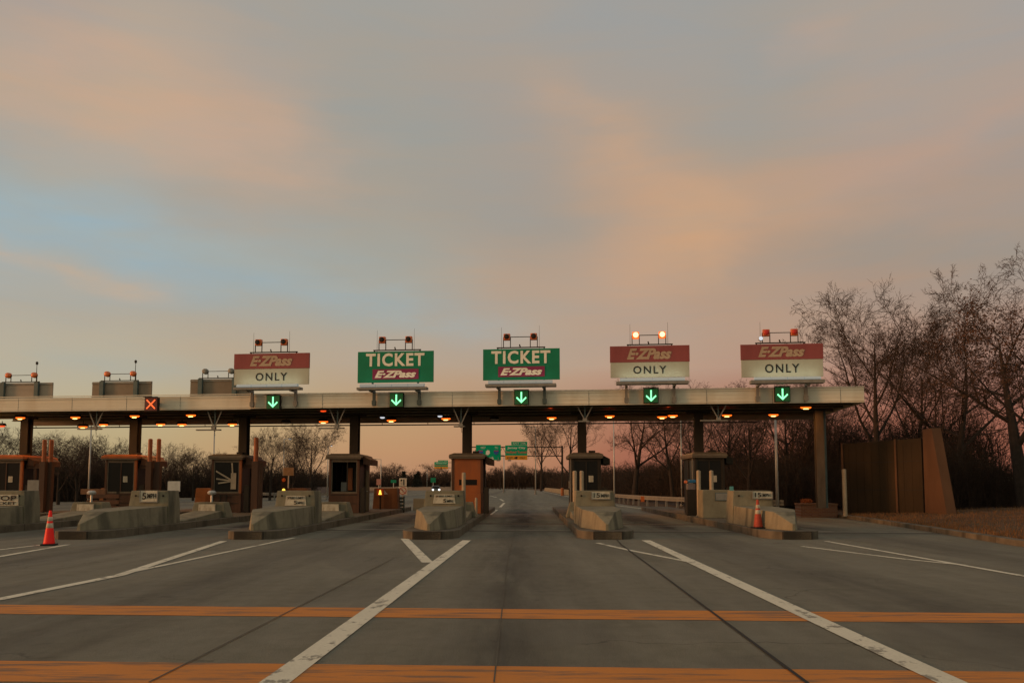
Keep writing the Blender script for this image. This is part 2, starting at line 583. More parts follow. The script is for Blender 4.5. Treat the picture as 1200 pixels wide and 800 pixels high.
def brickify(m, sx, sy, c1, c2, mortar):
    nt = m.node_tree
    b = nt.nodes['Principled BSDF']
    tc = N(nt, 'ShaderNodeTexCoord')
    mp = N(nt, 'ShaderNodeMapping')
    mp.inputs['Rotation'].default_value = (math.pi / 2, 0, 0)
    nt.links.new(tc.outputs['Object'], mp.inputs[0])
    br = N(nt, 'ShaderNodeTexBrick')
    nt.links.new(mp.outputs[0], br.inputs['Vector'])
    br.inputs['Scale'].default_value = 1.0
    br.inputs['Brick Width'].default_value = sx
    br.inputs['Row Height'].default_value = sy
    br.inputs['Mortar Size'].default_value = 0.008
    br.inputs['Color1'].default_value = (*c1, 1)
    br.inputs['Color2'].default_value = (*c2, 1)
    br.inputs['Mortar'].default_value = (*mortar, 1)
    nt.links.new(br.outputs['Color'], b.inputs['Base Color'])


brickify(BRICKM, 0.22, 0.075, (0.20, 0.085, 0.045), (0.15, 0.06, 0.035), (0.17, 0.12, 0.09))


def kerb_joints(m, pitch):
    nt = m.node_tree
    b = nt.nodes['Principled BSDF']
    src = b.inputs['Base Color'].links[0].from_socket
    tc = N(nt, 'ShaderNodeTexCoord')
    sp = N(nt, 'ShaderNodeSeparateXYZ')
    nt.links.new(tc.outputs['Object'], sp.inputs[0])
    fr = M_(nt, 'FRACT', M_(nt, 'DIVIDE', sp.outputs[1], pitch))
    k = M_(nt, 'LESS_THAN', fr, .022 / pitch * 1.6)
    nt.links.new(MIX(nt, M_(nt, 'MULTIPLY', k, .85), src, (0.02, 0.017, 0.013, 1)), b.inputs['Base Color'])


kerb_joints(KERB, 2.4)


def road_mat():
    m = bpy.data.materials.new('worn_road_concrete')
    m.use_nodes = True
    nt = m.node_tree
    b = nt.nodes['Principled BSDF']
    g = N(nt, 'ShaderNodeNewGeometry')
    sp = N(nt, 'ShaderNodeSeparateXYZ')
    nt.links.new(g.outputs['Position'], sp.inputs[0])
    X, Y = sp.outputs[0], sp.outputs[1]

    def noise(scale, sc=(1, 1, 1), det=6, rough=.6, loc=(0, 0, 0), dist=0.0):
        mp = N(nt, 'ShaderNodeMapping')
        mp.inputs['Scale'].default_value = sc
        mp.inputs['Location'].default_value = loc
        nt.links.new(g.outputs['Position'], mp.inputs[0])
        n = N(nt, 'ShaderNodeTexNoise')
        n.inputs['Scale'].default_value = scale
        n.inputs['Detail'].default_value = det
        n.inputs['Roughness'].default_value = rough
        n.inputs['Distortion'].default_value = dist
        nt.links.new(mp.outputs[0], n.inputs['Vector'])
        return n.outputs['Fac']

    def rng(v, a, b_, c=0.0, d=1.0):
        n = N(nt, 'ShaderNodeMapRange')
        nt.links.new(v, n.inputs[0])
        for i, q in enumerate((a, b_, c, d)):
            n.inputs[i + 1].default_value = q
        return n.outputs[0]
    big = rng(noise(.16, (1, 1, 1), 4), .35, .65)
    strk = rng(noise(1.6, (1, .09, 1), 6, .62), .3, .7)
    cross = rng(noise(1.1, (.07, 1, 1), 5, .6, (4, 9, 0)), .42, .72)
    fine = rng(noise(42, (1, 1, 1), 4, .7), .3, .7)
    med = rng(noise(3.2, (1, 1, 1), 6, .7, (2, 1, 0)), .35, .7)
    c = MIX(nt, big, (0.152, 0.146, 0.108, 1), (0.218, 0.206, 0.152, 1))
    c = MIX(nt, M_(nt, 'MULTIPLY', strk, .75), c, (0.118, 0.110, 0.082, 1))
    c = MIX(nt, M_(nt, 'MULTIPLY', cross, .42), c, (0.215, 0.20, 0.168, 1))
    c = MIX(nt, M_(nt, 'MULTIPLY', fine, .60), c, (0.070, 0.070, 0.056, 1))
    c = MIX(nt, M_(nt, 'MULTIPLY', med, .38), c, (0.235, 0.222, 0.175, 1))
    # oil and rubber along each lane's middle, darkened further to paint shading by islands
    lane = M_(nt, 'PINGPONG', M_(nt, 'SUBTRACT', M_(nt, 'SUBTRACT', X, M_(nt, 'MULTIPLY', Y, .012)), 0.02), 2.66)
    mid = rng(lane, 0.15, 1.15, 1.0, 0.0)
    near = rng(Y, 27.0, 35.0)
    far = rng(Y, 47.0, 60.0, 1.0, 0.1)
    soft = rng(noise(.9, (1.4, .22, 1), 5, .65, (8, 3, 0)), .33, .62)
    k = M_(nt, 'MULTIPLY', M_(nt, 'MULTIPLY', mid, M_(nt, 'ADD', M_(nt, 'MULTIPLY', M_(nt, 'MULTIPLY', near, far),   1.0), .48)), M_(nt, 'ADD', M_(nt, 'MULTIPLY', soft, .7), .3), clamp=True)
    c = MIX(nt, k, c, (0.030, 0.027, 0.024, 1))
    # dirt washed against the islands
    d2 = rng(lane, 1.55, 2.3)
    k2 = M_(nt, 'MULTIPLY', M_(nt, 'MULTIPLY', d2, M_(nt, 'MULTIPLY', near, far)), M_(nt, 'MULTIPLY', soft, .7))
    c = MIX(nt, k2, c, (0.085, 0.055, 0.038, 1))
    # hairline cracks that wander across the slabs
    def voro(scale, feat, sc=(1, 1, 1)):
        mpv = N(nt, 'ShaderNodeMapping')
        mpv.inputs['Scale'].default_value = sc
        addv = N(nt, 'ShaderNodeVectorMath')
        addv.operation = 'ADD'
        nzv = N(nt, 'ShaderNodeTexNoise')
        nzv.inputs['Scale'].default_value = 1.5
        nzv.inputs['Detail'].default_value = 5
        nt.links.new(g.outputs['Position'], nzv.inputs['Vector'])
        nt.links.new(g.outputs['Position'], addv.inputs[0])
        nt.links.new(nzv.outputs['Color'], addv.inputs[1])
        nt.links.new(addv.outputs[0], mpv.inputs[0])
        v_ = N(nt, 'ShaderNodeTexVoronoi')
        v_.feature = feat
        v_.inputs['Scale'].default_value = scale
        nt.links.new(mpv.outputs[0], v_.inputs['Vector'])
        return v_.outputs['Distance']
    cr = rng(voro(.19, 'DISTANCE_TO_EDGE'), .0, .0045, 1.0, 0.0)
    crm = rng(noise(.35, (1, 1, 1), 3, .5, (5, 5, 0)), .48, .56)
    c = MIX(nt, M_(nt, 'MULTIPLY', M_(nt, 'MULTIPLY', cr, crm), .75), c, (0.05, 0.045, 0.036, 1))
    # drips of oil down the middle of the lanes, and a few odd repair patches
    dr_ = rng(voro(1.7, 'F1', (1, .6, 1)), .05, .16, 1.0, 0.0)
    c = MIX(nt, M_(nt, 'MULTIPLY', M_(nt, 'MULTIPLY', dr_, rng(lane, .1, .8, 1.0, 0.0)), .6), c, (0.045, 0.04, 0.033, 1))
    # rubber laid down by tyres in the middle lane and fainter in its neighbours
    wh = M_(nt, 'ABSOLUTE', M_(nt, 'ADD', X, M_(nt, 'SUBTRACT', .12, M_(nt, 'MULTIPLY', Y, .004))))
    st_ = rng(noise(2.6, (1, .12, 1), 6, .68, (1, 6, 0)), .34, .62)
    c = MIX(nt, M_(nt, 'MULTIPLY', M_(nt, 'MULTIPLY', rng(wh, .04, .62, 1.0, 0.0), st_), .62), c, (0.040, 0.037, 0.030, 1))
    wh2 = M_(nt, 'ABSOLUTE', M_(nt, 'SUBTRACT', lane, .85))
    c = MIX(nt, M_(nt, 'MULTIPLY', M_(nt, 'MULTIPLY', rng(wh2, .03, .38, 1.0, 0.0), st_), .28), c, (0.055, 0.05, 0.04, 1))
    pt_ = rng(noise(.42, (1, .45, 1), 1, .3, (11, 2, 0)), .60, .625)
    c = MIX(nt, M_(nt, 'MULTIPLY', pt_, .35), c, (0.105, 0.10, 0.082, 1))
    nt.links.new(c, b.inputs['Base Color'])
    nt.links.new(rng(strk, 0, 1, .68, .9), b.inputs['Roughness'])
    b.inputs['Specular IOR Level'].default_value = .25
    bp = N(nt, 'ShaderNodeBump')
    bp.inputs['Strength'].default_value = .6
    bp.inputs['Distance'].default_value = .015
    nt.links.new(fine, bp.inputs['Height'])
    nt.links.new(bp.outputs[0], b.inputs['Normal'])
    return m


def paint_mat(name, col, wear=.5, lo=.50, hi=.58, streak=(1, 1, 1), scale=5):
    """road paint with worn-through holes that show bare road colour"""
    m = bpy.data.materials.new(name)
    m.use_nodes = True
    nt = m.node_tree
    b = nt.nodes['Principled BSDF']
    g = N(nt, 'ShaderNodeNewGeometry')
    mp = N(nt, 'ShaderNodeMapping')
    mp.inputs['Scale'].default_value = streak
    nt.links.new(g.outputs['Position'], mp.inputs[0])
    n = N(nt, 'ShaderNodeTexNoise')
    n.inputs['Scale'].default_value = scale
    n.inputs['Detail'].default_value = 8
    n.inputs['Roughness'].default_value = .7
    nt.links.new(mp.outputs[0], n.inputs['Vector'])
    r = N(nt, 'ShaderNodeMapRange')
    nt.links.new(n.outputs['Fac'], r.inputs[0])
    r.inputs[1].default_value = lo
    r.inputs[2].default_value = hi
    n2 = N(nt, 'ShaderNodeTexNoise')
    n2.inputs['Scale'].default_value = 1.1
    n2.inputs['Detail'].default_value = 5
    nt.links.new(g.outputs['Position'], n2.inputs['Vector'])
    n5 = N(nt, 'ShaderNodeTexNoise')
    n5.inputs['Scale'].default_value = 30
    n5.inputs['Detail'].default_value = 3
    nt.links.new(g.outputs['Position'], n5.inputs['Vector'])
    c = MIX(nt, n2.outputs['Fac'], tuple(v * .72 for v in col) + (1,), col + (1,))
    c = MIX(nt, M_(nt, 'MULTIPLY', n5.outputs['Fac'], .35), c, (0.16, 0.13, 0.09, 1))
    c = MIX(nt, M_(nt, 'MULTIPLY', r.outputs[0], wear), c, (0.10, 0.09, 0.075, 1))
    nt.links.new(c, b.inputs['Base Color'])
    b.inputs['Roughness'].default_value = .75
    b.inputs['Specular IOR Level'].default_value = .2
    return m


ROAD = road_mat()
LINE_W = paint_mat('worn_white_road_paint', (0.82, 0.77, 0.62), .7, .56, .61, streak=(1, .55, 1), scale=4.2)
LINE_O = paint_mat('worn_orange_road_paint', (0.68, 0.235, 0.03), .7, .50, .60, (.35, 3, 1), 2.2)
CRACK = mat('tar_joint', (0.022, 0.020, 0.018), .8, .3, 4)
JOINT = mat('faint_slab_joint', (0.088, 0.08, 0.062), .9, .3, 4)
PALE = paint_mat('pale_cement_patch', (0.29, 0.26, 0.21), .6, .45, .6, scale=2)
GRASS = mat('dry_winter_grass', (0.10, 0.048, 0.020), .95, .45, 2.0, bump=.5, stain=((0.055, 0.040, 0.018), .35, .7))
GRASS_T = mat('tan_far_grass', (0.26, 0.16, 0.085), .95, .3, .08)
BERM = mat('leaf_litter_bank', (0.05, 0.028, 0.018), .95, .4, .4)

# ------------------------------------------------------------------ ground, road, markings


def sheet(name, pts, z, m):
    mb = MB()
    mb.add([(x, y, z) for x, y in pts], [tuple(range(len(pts)))])
    o = mb.build(name, m)
    if o.data.polygons[0].normal.z < 0:
        o.data.flip_normals()
    return tag(o, kind='structure')


# grass sheet out to the horizon, finely gridded near the road so that it can roll a little
def ground_sheet():
    mb = MB()
    mb.add([(-3000, -60, -.03), (3000, -60, -.03), (3000, 4000, -.03), (-3000, 4000, -.03)], [(0, 1, 2, 3)])
    tag(mb.build('ground', GRASS), kind='structure')


ground_sheet()
ROADP = [(-70, -20), (12.2, -20), (13.3, 22.8), (14.9, 33.2), (16.1, 41.5), (16.0, 45.5), (14.2, 48.5), (12.3, 52.5), (10.6, 58),
         (9.3, 68), (8.7, 95), (8.5, 135), (8.7, 240), (4, 330), (-20, 380), (-60, 400), (-120, 400), (-120, 255), (-40, 262), (-24, 210),
         (-30, 150), (-48, 110), (-70, 95)]
sheet('road', ROADP, 0.0, ROAD)

# far embankment of tan grass on the inside of the bend
mb = MB()
pts = []
nx = 40
for i in range(nx + 1):
    t = i / nx
    x = -150 + t * 132
    y0 = 262 + 6 * math.sin(t * 5)
    for j, (dy, z) in enumerate(((0, -.01), (8, .55), (22, 1.05), (60, 1.35), (75, -.02))):
        pts.append((x, y0 + dy, z * (1 if 0 < i < nx else 0) * (1 - .3 * t)))
fs = []
for i in range(nx):
    for j in range(4):
        a = i * 5 + j
        fs.append((a, a + 5, a + 6, a + 1))
mb.add(pts, fs)
tag(mb.build('far_embankment', GRASS_T, smooth=True), kind='structure')

# low wooded banks right and left, so the brush stands on something
def bank(name, line, w, h, m):
    mb = MB()
    pts, n = [], len(line)
    for i, (x, y, nx_, ny_) in enumerate(line):
        e = 0 if i in (0, n - 1) else 1
        for t, z in ((0, -.02), (.25, .45), (.6, .85), (1, 1)):
            hh = h * z * e + random.uniform(-.08, .08) * e * (t > 0)
            pts.append((x + nx_ * w * t, y + ny_ * w * t, hh if z > 0 else -.02))
    fs = []
    for i in range(n - 1):
        for j in range(3):
            a = i * 4 + j
            fs.append((a, a + 4, a + 5, a + 1))
    mb.add(pts, fs)
    tag(mb.build(name, m, smooth=True), kind='structure')


random.seed(5)
bank('right_bank', [(14 + 3.2 * math.sin(i * .8) * 0 + (0 if y < 70 else -1), y, 1, 0.15) for i, y in enumerate((60, 70, 80, 95, 110, 130, 155, 190, 230, 280))], 60, 1.4, BERM)
bank('left_bank', [(-110 + i * 9, 118 + 1.5 * math.sin(i), 0, 1) for i in range(10)], 60, 1.2, BERM)

# kerbs and verge to the right
KL = [(12.6, 8), (13.3, 22.8), (14.1, 28), (14.9, 33.2), (15.6, 38), (16.15, 42.6)]


def offset(line, d):
    out = []
    for i, (x, y) in enumerate(line):
        a = Vector(line[max(0, i - 1)])
        b = Vector(line[min(len(line) - 1, i + 1)])
        t = (b - a).normalized()
        out.append((x + t.y * d, y - t.x * d))
    return out


def strip(mb, line, d0, d1, z0, z1):
    a, b = offset(line, d0), offset(line, d1)
    n = len(line)
    pts = []
    for i in range(n):
        pts += [(*a[i], z0), (*b[i], z0), (*b[i], z1), (*a[i], z1)]
    fs = [(0, 1, 2, 3), tuple(4 * (n - 1) + k for k in (3, 2, 1, 0))]
    for i in range(n - 1):
        o = 4 * i
        for k in range(4):
            fs.append((o + k, o + (k + 1) % 4, o + 4 + (k + 1) % 4, o + 4 + k))
    mb.add(pts, fs)


mb = MB()
strip(mb, KL, 0.0, 0.32, -.02, .16)
tag(mb.build('kerb', KERB, bevel=.02), kind='structure')
# the verge rises gently behind it, with tufts worked into the sheet
random.seed(3)
mb = MB()
lines = [offset(KL, d) for d in (.32, .8, 1.6, 2.6, 4, 7, 12, 30)]
zs = [.13, .17, .22, .27, .33, .45, .6, .5]
ny = 60
pts = []
for i in range(ny + 1):
    t = i / ny * (len(KL) - 1)
    k = min(int(t), len(KL) - 2)
    f_ = t - k
    for j, L in enumerate(lines):
        x = L[k][0] * (1 - f_) + L[k + 1][0] * f_
        y = L[k][1] * (1 - f_) + L[k + 1][1] * f_
        pts.append((x, y, zs[j] + random.uniform(-.02, .03) * (j > 0)))
nj = len(lines)
fs = [(i * nj + j, (i + 1) * nj + j, (i + 1) * nj + j + 1, i * nj + j + 1) for i in range(ny) for j in range(nj - 1)]
mb.add(pts, fs)
tag(mb.build('grass_verge', GRASS, smooth=True), kind='structure')
# blades and fallen leaves on that verge
mb = MB()
for i in range(15000):
    t = random.random() * (len(KL) - 1)
    k = min(int(t), len(KL) - 2)
    f_ = t - k
    d = .35 + random.random() ** 1.6 * 9
    L = offset(KL, d)
    x = L[k][0] * (1 - f_) + L[k + 1][0] * f_
    y = L[k][1] * (1 - f_) + L[k + 1][1] * f_
    z = .13 + min(d, 8) * .045
    a = random.random() * 6.28
    w, hh = .014, random.uniform(.05, .15)
    mb.add([(x - w * math.cos(a), y - w * math.sin(a), z - .03), (x + w * math.cos(a), y + w * math.sin(a), z - .03),
            (x + random.uniform(-.05, .05), y + random.uniform(-.05, .05), z + hh)], [(0, 1, 2)])
tag(mb.build('grass', mat('straw_blades', (0.17, 0.088, 0.038), .95, .5, 1.0)), 'short dry brown grass with fallen leaves beside the right kerb', 'grass', kind='stuff')


def mark(name, pts, z, m, w=None):
    """a painted band along a polyline, w wide"""
    L = [(p[0], p[1]) for p in pts]
    a, b = offset(L, -w / 2), offset(L, w / 2)
    mb = MB()
    n = len(L)
    mb.add([(x, y, z) for x, y in a] + [(x, y, z) for x, y in b], [(i, i + 1, n + i + 1, n + i) for i in range(n - 1)])
    o = mb.build(name, m)
    for p in o.data.polygons:
        if p.normal.z < 0:
            o.data.flip_normals()
            break
    return tag(o, kind='structure')


def gp(px, py):
    v = G(px, py)
    return (v.x, v.y)


mark('orange_rumble_band', [gp(-900, 700), gp(0, 713.5), gp(1200, 724), gp(1500, 727)], .004, LINE_O, .78)
mark('orange_rumble_band', [(-40, 9.5), (-4.5, 7.54), (3.7, 7.12), (12.4, 6.7)], .004, LINE_O, .80)
mark('white_lane_line', [(-2.45, 1.0), gp(322, 800), gp(547, 633)], .009, LINE_W, .25)
mark('white_lane_line', [gp(474, 631), gp(501, 659)], .008, LINE_W, .24)
mark('white_lane_line', [(3.40, 1.0), gp(1115, 800), gp(757, 633)], .009, LINE_W, .25)
mark('white_lane_line', [gp(700, 636), gp(735, 644), gp(822, 661)], .008, LINE_W, .14)
mark('white_lane_line', [gp(-220, 737), gp(0, 702), gp(140, 674), gp(262, 634)], .009, LINE_W, .2)
mark('white_lane_line', [gp(150, 671), gp(345, 630)], .008, LINE_W, .12)
mark('white_lane_line', [gp(-100, 664), gp(0, 652), gp(80, 638)], .009, LINE_W, .16)
mark('white_lane_line', [gp(-100, 653), gp(0, 644), gp(60, 637)], .008, LINE_W, .14)
mark('white_lane_line', [gp(1420, 706), gp(1200, 675), gp(1110, 659), gp(968, 634)], .009, LINE_W, .14)
mark('white_lane_line', [gp(1130, 662), gp(1060, 655), gp(940, 640)], .008, LINE_W, .14)
mark('white_edge_line', [(8.0, 69), (7.9, 95), (7.7, 135), (7.8, 235)], .006, LINE_W, .2)
mark('white_edge_line', [(15.0, 47.5), (11.2, 50.5), (8.9, 58), (8.0, 69)], .006, LINE_W, .2)
mark('white_edge_line', [gp(664, 605), gp(660, 600)], .006, LINE_W, .3)
for a, b in (((574, 603), (582, 597)), ((586, 594), (591, 589)), ((590.5, 587), (586, 584.5)), ((582, 582.5), (574, 580.5))):
    mark('dashed_lane_line', [gp(*a), gp(*b)], .006, LINE_W, .2)
mark('slab_joint', [gp(945, 800), gp(728, 638), (4.0, 40)], .012, CRACK, .035)
mark('slab_joint', [gp(945, 800), (1.9, 1)], .012, CRACK, .035)
mark('slab_joint', [gp(175, 800), gp(460, 655)], .012, JOINT, .02)
mark('slab_joint', [gp(579, 800), gp(595, 655), gp(604, 620)], .012, JOINT, .014)
mark('slab_joint', [(-22, 30.5), (13.0, 27.8)], .003, JOINT, .05)
mark('slab_joint', [(-22, 22.0), (12.4, 20.2)], .003, JOINT, .03)
DIRT = paint_mat('rusty_dirt_streak', (0.085, 0.048, 0.028), .5, .45, .6, scale=2)
TAR = paint_mat('dark_tar_strip', (0.05, 0.047, 0.038), .4, .5, .6, scale=1.5)
mark('dark_tar_strip', [(-24, 32.4), (-2.9, 30.2), (2, 29.6), (15, 28.3)], .003, TAR, .5)
mark('dirt_streak', [(-3, 36.0), (9, 34.6)], .0032, DIRT, .9)
mark('dirt_streak', [(-20, 38.4), (-3, 36.6)], .0032, DIRT, .7)
mark('pale_cement_strip', [(-24, 33.2), (-2.9, 31.0), (2, 30.5), (15, 29.2)], .0035, PALE, .32)
mark('pale_cement_strip', [(-26, 36.6), (16, 32.6)], .0035, PALE, .16)
mark('pale_cement_strip', [(-20, 48.6), (12, 45.8)], .0035, PALE, .5)
# dark tar patches where cars brake for the booths
random.seed(9)
# ------------------------------------------------------------------ toll canopy
XL, XR = -29.5, C(1013, 470, 0)[0]
XJ = C(293, 470, 0)[0]
can = empty('toll_canopy', CAN_O, CAN_A)
tag(can, 'long flat cream canopy on dark posts spanning all the toll lanes', 'toll canopy')
ZB, ZT = 5.2, 5.87
mb = MB()
mb.box(XJ, XR, 0, .10, ZB, ZT)
mb.build('front_fascia', FASC, can, .01)
mb = MB()
mb.box(XL, XJ - .02, .12, .22, ZB - .02, ZT - .02)
mb.build('front_fascia', FASC, can, .01)
mb = MB()
mb.box(XL, XR, -.03, -.002, ZT - .10, ZT - .075).box(XL, XR, -.03, -.002, ZB + .07, ZB + .09).box(XL, XR, -.06, -.002, ZT + .004, ZT + .035).box(XL, XR, -.014, -.002, ZB + .24, ZB + .25).box(XL, XR, -.014, -.002, ZB + .40, ZB + .41)
mb.build('fascia_rail', FASC, can)
mb = MB()
mb.box(XR - .10, XR, .102, 7.7, ZB, ZT)
mb.build('end_fascia', FASC, can)
mb = MB()
mb.box(XL, XR, 7.702, 7.80, ZB - .16, ZT)
mb.build('rear_fascia', FASC_D, can)
mb = MB()
mb.box(XL, XR - .102, .224, 7.7, ZB + .26, ZT - .05)
mb.build('roof_deck', SOFF, can)
for k, y in enumerate((1.4, 3.0, 4.8, 6.6)):
    mb = MB()
    mb.box(XL, XR - .12, y - .1, y + .1, ZB + .16, ZB + .19).box(XL, XR - .12, y - .02, y + .02, ZB + .19, ZB + .26).box(XL, XR - .12, y - .1, y + .1, ZB + .02, ZB + .05).box(XL, XR - .12, y - .02, y + .02, ZB + .05, ZB + .16)
    mb.build('ceiling_beam', BEAM, can)
mb = MB()
mb.tube((XL, 7.95, 4.94), (XR - 3.2, 7.95, 4.94), .035).tube((XL, 2.2, 5.08), (XR - 1, 2.2, 5.08), .03)
x = XL + .5
while x < XR - 4:
    mb.tube((x, 7.95, 4.94), (x, 7.75, 5.25), .018)
    x += 2.6
mb.build('conduit', STEEL_D, can)
# seams of the fascia sheets
for px in (20, 83, 147, 210, 378, 455, 530, 610, 690, 762, 828, 905, 985):
    lx = C(px, 465, 0)[0]
    y0 = 0.118 if lx < XJ else -.004
    MB().box(lx - .01, lx + .01, y0 - .004, y0 + .001, ZB, ZT - .03).build('fascia_seam', GALV_D, can)
POSTS = [29, 157, 285, 415, 547, 682, 819]
for px in POSTS:
    lx = C(px, 515, 3.1)[0]
    mb = MB()
    mb.box(lx - .21, lx + .21, 3.0, 3.06, .2, ZB).box(lx - .21, lx + .21, 3.38, 3.44, .2, ZB).box(lx - .03, lx + .03, 3.06, 3.38, .2, ZB)
    mb.box(lx - .55, lx + .55, 3.1, 3.34, ZB - .14, ZB + .01)
    mb.build('post', STEEL_D, can)
# right-hand end post: light on it is put into a paler colour; darker one behind
lx = C(962, 560, 3.6)[0]
mb = MB()
mb.box(lx - .21, lx + .15, 3.4, 3.46, .5, ZB).box(lx - .21, lx + .15, 3.74, 3.8, .5, ZB).box(lx - .05, lx + 0, 3.46, 3.74, .5, ZB)
mb.build('post', mat('lit_tan_post', (0.085, 0.062, 0.042), .7, .4, 3.0, streak=(1, 1, .3)), can)
mb = MB()
mb.tube((lx + .36, 4.2, .5), (lx + .36, 4.2, ZB), .09)
mb.build('downpipe', STEEL_T, can)

# ------------------------------------------------------------------ overhead signs
AMB = 0.15


def beacon_frame(t, x0, x1, xb, z0, zb, kind, y=-.55):
    """xb: the two beacon positions, z0: top of the sign"""
    mb = MB()
    mb.bar((x0, y, z0 + .06), (x1, y, z0 + .06), .05)
    for q in (x0 + .05, x1 - .05):
        mb.bar((q, y, z0 - .05), (q, y, z0 + .06), .05)
    out = (xb[0] - .16, xb[0] + .16, xb[1] - .16, xb[1] + .16)
    for q in out:
        mb.bar((q, y, z0 + .06), (q, y, zb), .035)
    mb.bar((out[0], y, zb), (out[3], y, zb), .03)
    mb.tube(((xb[0] + xb[1]) / 2, y, z0 + .06), ((xb[0] + xb[1]) / 2 - .04, y, z0 + .2), .03)
    mb.build('beacon_frame', STEEL_D, t)
    for q in xb:
        if kind == 'back':
            b = MB().lathe([(.05, -.14), (.15, -.12), (.165, 0), (.165, .08), (.10, .16), (.03, .18)], (q, y, zb), 14, 'Y').build('beacon', BEACON_OFF, t, smooth=True)
        elif kind == 'grey':
            b = MB().lathe([(.05, -.14), (.15, -.12), (.165, 0), (.165, .08), (.10, .16), (.03, .18)], (q, y, zb), 14, 'Y').build('beacon', GALV_D, t, smooth=True)
        else:
            b = MB().box(q - .15, q + .15, y - .10, y + .12, zb - .15, zb + .15).build('beacon', BEACON_RIM if kind == 'lit' else (BEACON_OFF if kind != 'bright' else BEACON_RIM), t, .03)
            lm = BEACON_ON if kind == 'lit' else (DARK if kind == 'off' else REDP)
            MB().lathe([(.12, -.16), (.115, -.19), (.07, -.215), (.02, -.22)], (q, y, zb), 16, 'Y').build('lens', lm, b, smooth=True)


